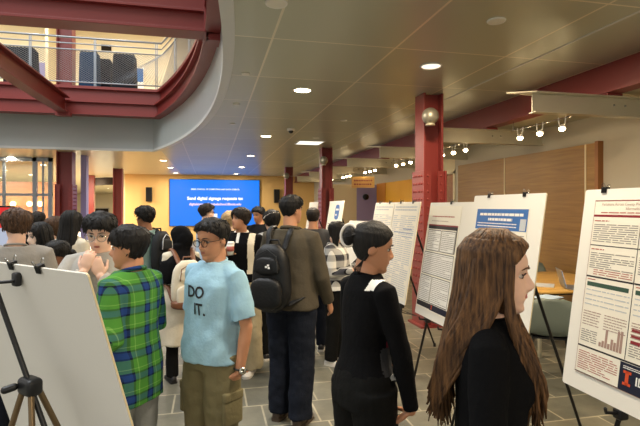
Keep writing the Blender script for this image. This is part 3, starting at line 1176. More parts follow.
# --- person in the green plaid shirt
p4 = person('person in a green and blue plaid shirt seen from behind, forearm held out', 131, 2.55, 1.60, -66, look=(-30, -4, 0), skin='skintan',
            top=dict(mat='plaidgreen', name='plaid_shirt', e0=.026, e1=.010, hem=.72, sleeve='elbow', sr=1.08, wr=.007, collar='plaidgreen', cr=.012),
            bottom=dict(mat='denimpale', name='jeans', thigh=.096, knee=.082, ankle=.076), shoe=('whiteshoe', 'whiteshoe'),
            hair=dict(hl=[(0, .045), (35, .038), (55, .01), (75, .012), (90, -.008), (104, -.05), (150, -.078), (180, -.082)], side=.012, top=.022, amp=.004, locks=150, over=(-.004, .005), r=0.0050, fringe=30, fover=(.0, .018), curl=.3),
            armL=dict(u=(-.14, -.16, -1), f=(.1, 1, -.22), p=(1, 0, .2), curl=.7), armR=dict(u=(.18, .05, -1), f=(.0, 1, .0), p=(-1, 0, .2), curl=.7), voxel=.007, face=True, hs=.95, sh=.152)

# --- man with glasses, hand at his mouth
p5 = person('man with glasses and grey sweater, hand at his mouth, behind the plaid shirt', 101, 3.05, 1.66, 168, look=(4, -14, 0), skin='skinfair',
            top=dict(mat='greysweat', name='sweater', e0=.03, e1=.018, sr=1.15), bottom=dict(mat='denimdark'), shoe=('whiteshoe', 'whiteshoe'),
            hair=dict(hl=[(0, .05), (35, .045), (60, .015), (80, .01), (90, -.01), (105, -.035), (150, -.06), (180, -.066)], side=.012, top=.026, amp=.005, locks=130, over=(-.004, .005), r=0.0058, fringe=34, fover=(.0, .02), curl=.3),
            armR=dict(u=(.22, .60, -.75), f=(-.85, -.02, .9), h=(-.25, -.12, .95), p=(-.2, -1, 0), curl=.45), armL=dict(u=(-.2, .58, -.78), f=(.85, .0, .7), h=(.3, -.1, .9), p=(.2, -1, 0), curl=.6), voxel=.008, face=True, hs=1.03)
glasses(p5, 'chrome', .026, .9)

# --- man in the olive shirt with the black backpack
p6 = person('tall man in an olive brown overshirt and dark jeans carrying a black backpack', 291, 3.8, 1.79, 22, look=(26, -2, 0), skin='skintan',
            top=dict(mat='olive', name='overshirt', e0=.045, e1=.020, hem=.86, sr=1.18, wr=.009, collar='olive', cr=.014),
            bottom=dict(mat='denimdark', name='jeans', thigh=.108, knee=.092, ankle=.088, wr=.010), shoe=('brownshoe', 'brownshoe'),
            hair=dict(hl=[(0, .062), (40, .05), (70, .02), (84, .0), (95, -.02), (108, -.035), (150, -.062), (180, -.07)], side=.010, top=.022, amp=.004, locks=120, over=(-.006, .008), r=0.0043, curl=.3),
            armR=dict(u=(.22, .16, -1), f=(.0, .7, -1)), armL=dict(u=(-.2, .10, -1), f=(.1, .5, -1)), voxel=.008, face=True, legs=(.03, -.04))
bp6 = backpack('black backpack with a small white logo patch on the olive shirted man', p6, 'blacknylon', w=.31, h=.50, dp=.20, zc=1.16, accent='darkgreynylon', straps='blacknylon')
bp6.location = bp6.location + Vector((-.05 * cs, .05 * sn, 0))
y_p = -.20
lg = MB()
for q in ((-.012, .0), (.004, .012), (.010, -.006)):
    lg.box((q[0] + .03, -.192, .345 + q[1]), (.016, .004, .014))
lg.build('logo_patch', M['inkwhite'], bp6)

# --- man with curly hair and teal shirt
p7 = person('man with dark curly hair and a grey teal T-shirt looking sideways, orange wall behind', 146, 5.2, 1.70, -72, look=(-6, 0, 0), skin='skinbrown',
            top=dict(mat='teal', name='t_shirt', e0=.03, e1=.015, sleeve='short', sr=1.1, hem=.9), bottom=dict(mat='blackjean'), shoe=('blackshoe', 'blackshoe'),
            hair=dict(hl=[(0, .055), (40, .045), (70, .01), (90, -.01), (105, -.04), (150, -.06), (180, -.07)], side=.020, top=.034, amp=.010, locks=140, over=(-.008, .003), r=0.0072, curl=.8), voxel=.011, face=True)
backpack('dark grey backpack on the curly haired man in teal', p7, 'darkgreynylon', w=.28, h=.46, dp=.17, zc=1.2, straps='darkgreynylon')

# --- woman in black hijab with white backpack
p8 = person('woman in a black hijab and long white coat wearing a pale backpack', 181, 4.7, 1.50, -32, female=True, look=(-30, -6, 0), skin='skinfair',
            top=dict(mat='creamcloth', name='long_coat', e0=.07, e1=.03, hem=.42, sr=1.25, wr=.010),
            bottom=dict(mat='blackjean', thigh=.09, knee=.07, ankle=.065), shoe=('blackshoe', 'blackshoe'), voxel=.011, face=True)
mb = MB()
hair_shell(mb, [(0, .05), (30, .035), (48, -.03), (58, -.2), (180, -.2)], .014, .018, .003, p8.Mh)
c8 = p8.Mh
mb.ell((0, -.02, -.02), (.092, .10, .12), mtx=c8 @ Matrix.Translation((0, -.03, .0)))
t8 = p8.Mh @ Vector((0, 0, 0))
mb.loft([[(rx * math.cos(2 * PI * k / 24), t8.y + yo + ry * math.sin(2 * PI * k / 24), t8.z + zz) for k in range(24)] for zz, rx, ry, yo in ((-.06, .085, .085, -.035), (-.12, .085, .09, -.03), (-.17, .13, .115, -.03), (-.23, .20, .145, -.03), (-.32, .215, .16, -.03), (-.40, .20, .165, -.03), (-.43, .19, .16, -.03))])
me = remesh(mb, .009, 3)
# leave the face out: faces of the scarf that lie in front of the face opening
bm = bmesh.new(); bm.from_mesh(me)
iv8 = c8.inverted()
kill = [f for f in bm.faces if (lambda q: q.y > .02 and abs(q.x) < .055 and -.105 < q.z < .06)(iv8 @ f.calc_center_median())]
bmesh.ops.delete(bm, geom=kill, context='FACES')
bm.to_mesh(me); bm.free()
wrinkle(me, .008, (12, 12, 7), 2.0)
hj = obj('hijab', me, M['blackcloth'], p8.root, True)
shirt8 = p8.shirt
p8.shirt = hj
bp8 = backpack('cream backpack with brown leather base on the woman in the black hijab', p8, 'creamcloth', w=.32, h=.44, dp=.17, zc=.97, accent='leather', base='leather', straps='leather')

# --- man holding the cup
p9 = person('young man with a middle parting in a black sweater holding up a white cup', 241, 4.9, 1.69, 188, look=(42, 6, 0), skin='skintan',
            top=dict(mat='blackknit', name='sweater', e0=.03, e1=.018, sr=1.12, collar='whitecloth', cr=.010), bottom=dict(mat='beige', name='wide_trousers', thigh=.125, knee=.125, ankle=.128, wr=.010), shoe=('whiteshoe', 'whiteshoe'),
            hair=dict(mat='hairdark', hl=[(0, .055), (20, .03), (45, .0), (60, .0), (80, -.015), (100, -.045), (150, -.07), (180, -.078)], side=.016, top=.024, amp=.005, locks=120, over=(-.004, .012), r=0.0058, curl=.25, fringe=30, fth=(15, 60)),
            armR=dict(u=(.24, .10, -1), f=(-.62, .58, .62), h=(-.45, .5, .6), p=(-.4, .9, .0), curl=.6), armL=dict(u=(-.22, .0, -1), f=(.1, .25, -1)), voxel=.010, face=True)
patch(p9.shirt, lambda c, n: c.z > 1.02 and .10 < abs(c.x) < .16 and c.y > 0 and c.z < 1.42, .003, M['creamcloth'], 'side_panel', p9.root)
patch(p9.shirt, lambda c, n: abs(c.x) < .012 and c.y > .05 and 1.33 < c.z < 1.43, .003, M['whitecloth'], 'placket', p9.root)
S, E, W, a = p9.J[1]
hd = Vector(a['h']).normalized()
pc = W + hd * .085 + Vector(a['p']).normalized() * .045
cupt = thing('drink_cup', 'white lidded paper cup held up by the man in the black sweater', 'cup', loc_mtx(p9.root) @ (pc + Vector((0, 0, -.06))), p9.root.rotation_euler)
MB().lathe([(.0, .0), (.028, .0), (.038, .11), (.0, .11)]).build('cup_body', M['whiteplastic'], cupt, True)
MB().lathe([(.0, .108), (.041, .108), (.041, .118), (.036, .122), (.034, .13), (.0, .13)]).build('lid', M['inkwhite'], cupt, True)
MB().lathe([(.0312, .035), (.0355, .085), (.0358, .085), (.0315, .035)]).build('sleeve', M['inkpale'], cupt, True)

# --- the rest of the crowd
sh_hl = [(0, .06), (40, .05), (70, .015), (88, 0), (105, -.035), (150, -.06), (180, -.068)]
p10 = person('man with dark wavy hair and glasses in profile before the blue screen', 206, 6.6, 1.735, 62, look=(10, 0, 0), skin='skinfair',
             top=dict(mat='lightblue', sleeve='short', sr=1.1), bottom=dict(mat='denimdark'), shoe=('whiteshoe', 'whiteshoe'),
             hair=dict(mat='hairdark', hl=sh_hl, side=.022, top=.034, amp=.009, locks=110, r=0.0079, curl=.7), voxel=.013, face=True)
glasses(p10, 'blackmetal', lens=False)
p11 = person('person with wavy blond hair under the blue screen', 230, 6.1, 1.64, -20, female=True, skin='skinpale', top=dict(mat='blackcloth', sr=1.1), bottom=dict(mat='blackjean'), shoe=('blackshoe', 'blackshoe'),
             hair=dict(mat='hairblond', hl=[(0, .06), (40, .04), (60, -.02), (75, -.09), (180, -.11)], side=.026, top=.028, amp=.012, locks=130, over=(.0, .03), r=0.0079, curl=.6), voxel=.013)
p12 = person('dark haired person in black between the blond person and the headband', 259, 6.9, 1.70, -150, look=(0, -8, 0), skin='skintan', top=dict(mat='blackcloth', sr=1.1), bottom=dict(mat='blackjean'), shoe=('blackshoe', 'blackshoe'),
             hair=dict(hl=sh_hl, side=.014, top=.026, amp=.006, locks=90, r=0.0065), voxel=.013, face=True)
p12b = person('black haired person in a white striped top wearing a white headband', 272, 5.4, 1.66, -30, look=(-12, -6, 0), skin='skinfair', top=dict(mat='plaidbw', sr=1.15), bottom=dict(mat='blackjean'), shoe=('blackshoe', 'whiteshoe'),
              hair=dict(hl=[(0, .055), (40, .04), (60, -.0), (80, -.04), (105, -.07), (150, -.085), (180, -.085)], side=.020, top=.026, amp=.006, locks=110, r=0.0072), voxel=.012)
MB().torus((0, 0, 0), .098, .008, n=30, m=8, sx=.98, sy=1.08, mtx=p12b.Mh @ Matrix.Translation((0, -.005, .045)) @ Matrix.Rotation(R(-24), 4, 'X')).build('headband', M['white_scrunch'], p12b.root, True)
p13 = person('man with short dark hair in a charcoal shirt seen from behind, by the red column', 313, 5.7, 1.69, 4, skin='skintan', top=dict(mat='charcoal', e0=.03, e1=.018, sleeve='short', sr=1.15), bottom=dict(mat='denimdark'), shoe=('blackshoe', 'whiteshoe'),
             hair=dict(mat='hairdark', hl=sh_hl, side=.007, top=.016, amp=.003, locks=70, r=0.0043), voxel=.012)
p14 = person('woman with bangs in a black and white plaid shirt, black trousers and white sneakers', 336, 5.2, 1.54, 118, female=True, look=(-20, -16, 0), skin='skinfair',
             top=dict(mat='plaidbw', name='plaid_shirt', e0=.05, e1=.022, hem=.90, sr=1.35), bottom=dict(mat='blackjean', thigh=.1, knee=.085, ankle=.078), shoe=('whiteshoe', 'whiteshoe'),
             hair=dict(hl=[(0, .02), (40, .015), (55, -.03), (70, -.09), (180, -.11)], side=.014, top=.020, amp=.004, locks=110, over=(.0, .02), r=0.0058, fringe=20,
                       long=[(75, 110, 1, lambda th, r, p: [(p.x * 1.1, p.y, -.06), (p.x * 1.15, p.y + .02, -.13), (p.x * 1.1, .09, -.22), (p.x, .10, -.33)])], nlong=40, lr=.009),
             armR=dict(u=(.2, .2, -1), f=(-.3, 1, .25), curl=.6), armL=dict(u=(-.2, .2, -1), f=(.3, 1, .25), curl=.6), voxel=.010, face=True)

p15 = person('man with tousled brown hair in a heather grey T-shirt with his back turned', 16, 3.3, 1.68, -24, look=(-20, -6, 0), skin='skinfair',
             top=dict(mat='greytee', name='t_shirt', e0=.035, e1=.018, sleeve='short', sr=1.15, hem=.9, collar='greytee', cr=.007), bottom=dict(mat='denimdark'), shoe=('whiteshoe', 'whiteshoe'),
             hair=dict(mat='hairmid', hl=sh_hl, side=.018, top=.030, amp=.008, locks=150, r=0.0072, curl=.5), voxel=.009, face=True)
glasses(p15, 'blackmetal', lens=False)
p16 = person('pale young woman with straight black hair looking sideways, beside the grey T-shirt', 41, 4.15, 1.56, -142, female=True, look=(0, -4, 0), skin='skinpale',
             top=dict(mat='creamcloth', sr=1.15), bottom=dict(mat='denimdark'), shoe=('whiteshoe', 'whiteshoe'),
             hair=dict(hl=[(0, .06), (35, .045), (55, -.02), (66, -.1), (180, -.12)], side=.014, top=.018, amp=.003, locks=70, over=(.0, .02), r=0.0065,
                       long=[(80, 180, 1, lambda th, r, p: [(p.x * 1.1, p.y - .01, -.06), (p.x * 1.2, p.y - .02, -.12), (p.x * 1.25, min(p.y, -.02) - .07, -.2), (p.x * 1.2, min(p.y, -.03) - .09, -.3)])], nlong=110, lr=.011), voxel=.010, face=True)
p17 = person('person with short auburn brown hair facing away, near the glass partition', 54, 4.95, 1.60, 30, female=True, skin='skinfair', top=dict(mat='charcoal', sr=1.1), bottom=dict(mat='blackjean'), shoe=('blackshoe', 'blackshoe'),
             hair=dict(mat='hairmid', hl=[(0, .06), (40, .04), (60, -.04), (75, -.09), (180, -.11)], side=.016, top=.020, amp=.005, locks=110, over=(.0, .02), r=0.0065), voxel=.013)
p18 = person('woman with long straight black hair in a cream top seen from behind', 71, 4.6, 1.66, 16, female=True, skin='skinpale', top=dict(mat='creamcloth', sr=1.2, e0=.03, e1=.02), bottom=dict(mat='denimpale'), shoe=('whiteshoe', 'whiteshoe'),
             hair=dict(hl=[(0, .06), (40, .04), (60, -.04), (75, -.09), (180, -.11)], side=.012, top=.016, amp=.003, locks=70, over=(.0, .02), r=0.0058,
                       long=[(95, 180, 1, lambda th, r, p: [(p.x * 1.1, p.y - .01, -.06), (p.x * 1.3, p.y - .015, -.13), (p.x * 1.4, min(p.y, -.06) - .045, -.2), (p.x * 1.4, min(p.y, -.06) - .06, -.32), (p.x * 1.35, min(p.y, -.06) - .06, -.4)])], nlong=120, lr=.011), voxel=.012)


def lowbun(mb, Mh):
    mb.ell((0, -.12, -.03), (.042, .04, .045), mtx=Mh, n=16, m=10)


p19 = person('woman in pale blue with black hair tied in a low bun, looking down', 66, 3.8, 1.44, -142, female=True, look=(0, -14, 0), skin='skinbrown', lean=6,
             top=dict(mat='lightblue', sr=1.15), bottom=dict(mat='denimdark'), shoe=('blackshoe', 'blackshoe'),
             hair=dict(hl=[(0, .062), (40, .05), (65, .01), (85, -.01), (105, -.05), (150, -.08), (180, -.09)], side=.012, top=.016, amp=.003, locks=110, r=0.0043, curl=.4, extra=lowbun), voxel=.009, face=True)
p20 = person('dark haired person half hidden behind the tousled brown hair', 30, 5.6, 1.62, 10, skin='skintan', top=dict(mat='blackcloth', sr=1.1), bottom=dict(mat='blackjean'), shoe=('blackshoe', 'blackshoe'),
             hair=dict(hl=sh_hl, side=.014, top=.024, amp=.006, locks=80, r=0.0065), voxel=.014)
p21 = person('dark haired person in navy beyond the pale young woman', 38, 6.6, 1.63, -40, skin='skintan', top=dict(mat='denimdark', sr=1.1), bottom=dict(mat='blackjean'), shoe=('blackshoe', 'blackshoe'),
             hair=dict(mat='hairdark', hl=sh_hl, side=.014, top=.024, amp=.006, locks=80, r=0.0065), voxel=.014)
p22 = person('person in a white coat and black scarf facing away behind the blue T-shirt man', 197, 6.0, 1.55, 20, female=True, skin='skinfair', top=dict(mat='blackcloth', sr=1.2, e0=.05, hem=.6), bottom=dict(mat='blackjean'), shoe=('blackshoe', 'whiteshoe'),
             hair=dict(hl=[(0, .06), (40, .04), (60, -.04), (75, -.09), (180, -.11)], side=.016, top=.020, amp=.004, locks=90, over=(.0, .02), r=0.0065), voxel=.013) if False else None

# ------------------------------------------------------------------ setting
CZ = 3.30
AX, AY, AR = -23.08, 5.6, 23.30


def arc_x(r, y):
    return AX + math.sqrt(r * r - (y - AY) ** 2)


def atrium_path(o, yc, r0=AR, ystart=-6.0, xend=-16.0, n=48):
    """edge of the opening, o metres inside it: the long arc, then the straight far side"""
    r, y1 = r0 - o, yc - o
    out = [(arc_x(r, ystart + (y1 - ystart) * k / n), ystart + (y1 - ystart) * k / n) for k in range(n + 1)]
    x1 = out[-1][0]
    out += [(x1 + (xend - x1) * k / 12, y1) for k in range(1, 13)]
    return out


def sweep(profile, yc, r0, mb=None, **k):
    mb = mb or MB()
    paths = [atrium_path(o, yc, r0, **k) for o, z in profile]
    n = len(paths[0])
    mb.loft([[(paths[j][i][0], paths[j][i][1], profile[j][1]) for j in range(len(profile))] for i in range(n)])
    return mb


struct(MB().bbox((-28, -8, -.1), (8, 62, 0)).build('floor', M['floor']), 'grey slate tile floor with pale joints')
edge = atrium_path(0, 14.5)[:49]
poly = [(4.35, -6), (4.35, 36), (-1.36, 36), (-1.36, 14.5)] + edge[::-1]
struct(MB().prism(poly, CZ, CZ + .08).build('ceiling', M['ceil']), 'brown grey metal panel ceiling')
struct(MB().prism([(-1.36, 14.5), (-1.36, 36), (-4.05, 36), (-4.05, 62), (-28, 62), (-28, 14.5)], CZ, CZ + .08).build('ceiling_far', M['creamgloss']), 'cream glossy ceiling under the upper floor')
struct(MB().bbox((4.412, -6, 2.998), (5.6, 25.2, 3.06)).build('ceiling_alcove', M['alcove']), 'pale dropped ceiling over the poster alcove')
struct(MB().bbox((-4.05, 25.0, 0), (5.5, 25.15, CZ)).build('wall_back', M['backwall']), 'cream orange back wall')
struct(MB().bbox((-4.17, 25.15, 0), (-4.05, 62, CZ)).build('wall_return', M['cream']))
struct(MB().bbox((-28, 62, 0), (-4.05, 62.1, CZ)).build('wall_far', M['cream']))
struct(MB().bbox((5.4, -2, 0), (5.55, 9.9, 3.02)).build('wall_right', M['offwhite']), 'off white wall beside the wood panelling')
struct(MB().bbox((5.4, 10.75, 0), (5.55, 25, 3.02)).build('wall_right_far', M['offwhite']))
struct(MB().bbox((5.36, 10.78, 0), (5.4, 14.2, 2.45)).build('wall_yellow', M['yellow']), 'mustard yellow wall')
struct(MB().bbox((5.34, 14.2, 0), (5.4, 14.98, 2.45)).build('wall_ochre', M['orange']))
struct(MB().bbox((4.67, 15.0, 0), (5.4, 15.12, 2.42)).build('wall_lavender', M['purple']), 'lavender blue wall with a round black speaker')
struct(MB().bbox((3.83, 15.02, 0), (4.67, 15.14, 2.42)).build('wall_cream', M['cream']))
# door in the recess past the wood panelling
d1 = struct(MB().bbox((5.46, 9.95, 0), (5.52, 10.7, 2.45)).build('door_1', M['warmwood']), 'wooden door beside the yellow wall')
fr = MB()
fr.bbox((5.38, 9.88, 0), (5.56, 9.96, 2.5)); fr.bbox((5.38, 10.69, 0), (5.56, 10.77, 2.5)); fr.bbox((5.38, 9.88, 2.45), (5.56, 10.77, 2.53))
fr.build('door_frame', M['cream'], d1)
MB().bbox((5.4, 9.9, 2.52), (5.55, 10.75, 3.02)).build('transom_wall', M['cream'], d1)
MB().tube([(5.45, 10.1, 1.0), (5.40, 10.1, 1.0), (5.40, 10.22, 1.0)], .012, n=8).build('door_handle', M['chrome'], d1, True)
# wood panelling
tw = struct(MB().bbox((5.33, 5.74, 0), (5.4, 9.64, 2.60)).build('trim_1', M['wood']), 'brown veneer wall panelling behind the poster boards')
jm = MB()
for y in (7.92, 5.95):
    jm.bbox((5.322, y - .012, 0), (5.331, y + .012, 2.6))
jm.build('joint_strip', M['cream'], tw)
MB().bbox((5.31, 5.70, 0), (5.41, 5.76, 2.62)).build('end_strip', M['woodtrim'], tw)
struct(MB().bbox((5.37, -2, 0), (5.4, 5.7, .1)).build('baseboard_right', M['steel']))

# inner face of the atrium edge and its pale lip
fa = struct(sweep([(0, CZ), (.05, CZ), (.05, 4.28), (0, 4.28)], 14.5, AR).build('trim_2', M['fascia']), 'grey curved fascia round the atrium opening')
sweep([(-.03, CZ - .03), (.085, CZ - .03), (.085, CZ + .035), (-.03, CZ + .035)], 14.5, AR).build('edge_lip', M['fasciatrim'], fa)
# red ring beam of the upper floor
rb = struct(sweep([(-.25, 4.10), (.08, 4.10), (.08, 4.135), (.0, 4.135), (.0, 4.42), (.09, 4.42), (.09, 4.455), (-.10, 4.455), (-.10, 4.79), (.0, 4.79), (.0, 4.86), (-.25, 4.86)], 13.6, 23.12).build('ring_beam', M['red']), 'dark red stepped ring beam edging the upper floor, curving round the atrium')
rb['category'] = 'beam'
up = [(x, y) for x, y in atrium_path(-.2, 13.6, 23.12)]
struct(MB().prism([(-16, 20)] + [(4.4, 20), (4.4, -6)] + up[:-1], 4.60, 4.855).build('floor_upper', M['upper']), 'upper floor slab')
struct(MB().bbox((-20, 19.0, 4.86), (4.4, 19.15, 8.3)).build('wall_upper', M['upper']), 'warm white wall of the upper floor')
struct(MB().prism([(-16, 20)] + [(4.4, 20), (4.4, -6)] + [(x, y) for x, y in atrium_path(.0, 13.6, 23.12)][:-1], 8.2, 8.35).build('ceiling_upper', M['upper']))
struct(MB().bbox((.9, -6, 4.86), (1.0, 19, 8.2)).build('wall_gallery', M['backwall']), 'cream wall beside the upper gallery')
struct(MB().bbox((-5.35, 17.6, 4.86), (-5.25, 19, 8.2)).build('wall_corner', M['cream']))
# small sign upstairs
sg = MB().box((-3.72, 18.97, 7.55), (.34, .05, .2)).build('wall_sign', M['darkpanel'])
tag(sg, 'small dark box sign high on the upper floor wall', 'sign')

# cross beam over the atrium
cb = MB()
for lo, hi in (((-14, 6.92, 4.14), (.06, 6.99, 4.90)), ((-14, 6.78, 4.10), (.06, 7.13, 4.14)), ((-14, 6.84, 4.40), (.06, 6.93, 4.435)), ((-14, 6.74, 4.90), (.06, 7.16, 4.95))):
    cb.bbox(lo, hi)
cbo = struct(cb.build('cross_beam', M['red'], bevel=.004), 'deep red steel beam spanning the atrium overhead')
cbo['category'] = 'beam'
# hanger stub where the cross beam meets the edge
hg = MB()
hg.bbox((-.08, 6.72, 4.08), (-.05, 7.18, 5.2)); hg.bbox((.17, 6.72, 4.08), (.20, 7.18, 5.2)); hg.bbox((-.05, 6.93, 4.08), (.17, 6.97, 5.2))
hgo = struct(hg.build('hanger_post', M['red'], bevel=.004), 'short red post joining the cross beam to the curved edge')
hgo['category'] = 'post'
MB().bbox((-.02, 6.80, 4.0), (.30, 7.1, 4.09)).build('bearing_plate', M['red'], hgo)
# joist from the cross beam to the far ring beam
jb = MB()
jb.bbox((-3.79, 7.13, 4.10), (-3.53, 13.52, 4.135)); jb.bbox((-3.68, 7.13, 4.135), (-3.64, 13.52, 4.50)); jb.bbox((-3.79, 7.13, 4.50), (-3.53, 13.52, 4.535))
jbo = struct(jb.build('floor_joist', M['red'], bevel=.004), 'red steel joist running from the far ring beam towards the viewer')
jbo['category'] = 'beam'
MB().bbox((-3.84, 13.36, 4.02), (-3.48, 13.56, 4.10)).build('seat_bracket', M['red'], jbo)


# ------------------------------------------------------------------ red columns
def column(name, x, y, z0, z1, label, w=.30, dp=.30, plates=True, rot=0.0, zp=(1.30, 2.2)):
    o = thing(name, label, 'column', (x, y, z0), (0, 0, rot))
    o['kind'] = 'structure'
    h = z1 - z0
    MB().bbox((-w / 2, -dp / 2, 0), (-w / 2 + .03, dp / 2, h)).build('flange', M['red'], o, bevel=.004)
    MB().bbox((w / 2 - .03, -dp / 2, 0), (w / 2, dp / 2, h)).build('flange', M['red'], o, bevel=.004)
    MB().bbox((-w / 2 + .03, -.045, 0), (w / 2 - .03, .045, h)).build('web', M['red'], o)
    if plates:
        for sx in (-1, 1):
            p = MB().bbox((sx * (w / 2 + .012) - .014, -dp / 2 - .05, .0), (sx * (w / 2 + .012) + .014, dp / 2 + .05, zp[1])).build('splice_plate', M['red'], o, bevel=.003)
            b = MB()
            for k in range(int((zp[1] - zp[0] + .8) / .11)):
                for yy in (-.13, -.05, .05, .13):
                    b.ell((sx * (w / 2 + .028), yy, zp[1] - .07 - k * .11), (.014, .019, .019), n=8, m=6)
                for xx in (-.0,):
                    pass
            b.build('bolt', M['red'], p, True)
        fb = MB()
        for sx in (-1, 1):
            fb.bbox((sx * (w / 2 - .05) - .05, -dp / 2 - .022, 0), (sx * (w / 2 - .05) + .05, -dp / 2 - .002, zp[1]))
            for k in range(14):
                fb.ell((sx * (w / 2 - .05), -dp / 2 - .024, zp[1] - .07 - k * .11), (.018, .012, .018), n=8, m=6)
        fb.build('angle_cleat', M['red'], o)
    MB().bbox((-w / 2 - .08, -dp / 2 - .08, 0), (w / 2 + .08, dp / 2 + .08, .03)).build('base_plate', M['red'], o)
    return o


column('steel_column', 3.08, 6.4, 0, CZ, 'thick red steel column with bolted plates behind the poster boards', plates=True)
column('steel_column', 3.10, 12.8, 0, CZ, 'second red steel column from the boards, behind the charcoal shirted man')
column('steel_column', 3.10, 19.2, 0, CZ, 'small far red column beside the blue screen, mostly behind heads')
column('steel_column', -4.12, 15.4, 0, CZ, 'dark red riveted column under the atrium edge, beside the glass partition', w=.42, dp=.4, zp=(1.0, 2.35))
column('steel_column', -3.75, 21.5, 0, CZ, 'slim orange red column in front of the cream orange wall', w=.36, dp=.36, plates=False)
column('steel_column', -4.12, 15.4, 4.86, 8.2, 'red column standing on the upper floor behind the railing', w=.42, dp=.4, plates=False)

# sphere lamps on the columns
for x, y, z, lab in ((2.93, 6.05, 2.93, 'silver sphere lamp on the thick red column'), (2.95, 12.45, 2.93, 'silver sphere lamp on the second red column'), (2.95, 18.85, 2.93, 'small silver sphere lamp on the far red column')):
    t = thing('sphere_lamp', lab, 'lamp', (x, y, z), group='silver sphere lamps on red columns')
    MB().ell((0, 0, 0), (.115, .115, .115), n=24, m=14).build('globe', M['spherem'], t, True)
    MB().tube([(0, .1, 0), (.0, .19, 0)], .03, n=10).build('bracket', M['steel'], t, True)
    MB().cyl((0, 0, -.105), (0, 0, -.125), .06, .07, n=18).build('collar', M['steel'], t, True)

# red edge beam along the ceiling
eb = MB()
eb.bbox((4.37, -6, 2.99), (4.41, 25, CZ + .05)); eb.bbox((4.30, -6, 2.965), (4.50, 25, 2.995))
e_ = struct(eb.build('edge_beam', M['red']), 'long red steel beam running along the edge of the metal ceiling')
e_['category'] = 'beam'
struct(MB().bbox((3.43, -6, CZ - .006), (3.455, 25, CZ)).build('trim_3', M['fasciatrim']), 'thin pale strip in the metal ceiling')

# stainless cross arms
ords = ['first', 'second', 'third', 'fourth', 'fifth', 'sixth', 'seventh', 'eighth']
for i in range(7):
    y = 4.55 + 2.4 * i
    t = thing('steel_arm', f'{ords[i]} stainless steel arm under the red edge beam, counting from the wood panelling end', 'beam', (3.4, y, 2.72), group='stainless arms under the edge beam')
    t['kind'] = 'structure'
    MB().bbox((0, 0, 0), (1.98, .012, .20)).build('web_plate', M['steel'], t)
    m_ = MB()
    m_.prism([(-.27, .07), (.0, -.07), (1.98, -.07), (1.98, .10), (.0, .10)], .20, .212)
    m_.build('top_plate', M['steel'], t)
    MB().bbox((0, -.05, -.01), (1.98, .06, .0)).build('bottom_flange', M['steel'], t)
    b = MB()
    for xx in (1.05, 1.2):
        b.ell((xx, -.006, .12), (.014, .01, .014), n=8, m=6)
    b.build('bolt', M['chrome'], t, True)
    MB().bbox((.92, -.05, .212), (1.12, .06, .245)).build('hanger_plate', M['red'], t)

# spotlights on rods between the arms
spot_lights = []
for i in range(6):
    y0 = 5.15 + 2.4 * i
    t = thing('track_rod', f'slim metal rod holding the {ords[i]} trio of spotlights from the wood panelling end', 'rod', (4.42, y0, 2.83), group='spotlight rods under the alcove ceiling')
    MB().tube([(0, 0, 0), (0, 1.25, 0)], .008, n=8).build('rod', M['chrome'], t, True)
    b = MB()
    for yy in (.05, 1.2):
        b.tube([(0, yy, 0), (0, yy, .15)], .005, n=6)
    b.build('hanger', M['chrome'], t, True)
    for k in range(3):
        q = thing('spotlight', f'small lit spotlight in a wire yoke, {("closest", "middle", "farthest")[k]} of the {ords[i]} trio', 'spotlight', (4.42, y0 + .18 + .43 * k, 2.83), group='small spotlights along the alcove')
        yk = MB()
        for sx in (-1, 1):
            yk.tube([(0, sx * .065, .014), (0, sx * .052, -.07), (0, sx * .03, -.125)], .008, n=6)
        yk.tube([(0, -.062, .0), (0, .062, .0)], .006, n=6)
        yk.build('yoke', M['whiteplastic'], q, True)
        MB().lathe([(.012, .02), (.03, .0), (.036, -.03), (.034, -.034), (.0, -.02)], c=(0, 0, -.10)).build('reflector', M['whiteplastic'], q, True)
        MB().ell((0, 0, -.132), (.040, .040, .032), n=14, m=8).build('bulb', M['bulb'], q, True)
        spot_lights.append((4.42, y0 + .18 + .43 * k, 2.70, i))


# ------------------------------------------------------------------ recessed lights
def downlight(x, y, r, lit, label, group):
    t = thing('ceiling_light', label, 'ceiling light', (x, y, CZ), group=group)
    MB().lathe([(r * .86, -.004), (r, -.012), (r * 1.06, -.004), (r * 1.06, .0), (r * .86, .0)], n=28).build('trim_ring', M['whiteplastic'], t, True)
    MB().lathe([(.0, -.006), (r * .88, -.006), (r * .88, .0), (.0, .0)], n=28).build('lens', M['lamp'] if lit else M['unlit'], t)
    return t


LIT = []
for y in (2.15, -2.2):
    downlight(1.24, y, .125, True, 'glowing round light of the same row, overhead of the viewer', 'lit round lights overhead')
    downlight(3.0 - .55, y + .6, .12, True, 'glowing round light near the poster boards, overhead of the viewer', 'lit round lights overhead')
    LIT += [(1.24, y), (2.45, y + .6)]
for k, y in enumerate((6.5, 10.9, 15.2, 19.6, 23.6)):
    downlight(1.24, y, .125, True, f'{ords[k]} glowing round light of the row leading to the blue screen', 'lit round lights leading to the screen')
    LIT.append((1.24, y))
for k, y in enumerate((17.4, 20.5, 23.6)):
    downlight(-1.58, y, .125, True, f'{ords[k]} glowing round light past the corner of the atrium edge', 'lit round lights past the atrium corner')
    LIT.append((-1.58, y))
n_ = 0
for x in (-6.2, -8.7, -11.2):
    for y in (17.2, 20.2, 23.4, 26.5, 29.5, 34, 39, 45, 52):
        if (x, y) in ():
            continue
        downlight(x, y, .125, True, 'small glowing round light in the low ceiling under the upper floor', 'lit round lights under the upper floor')
        LIT.append((x, y)); n_ += 1
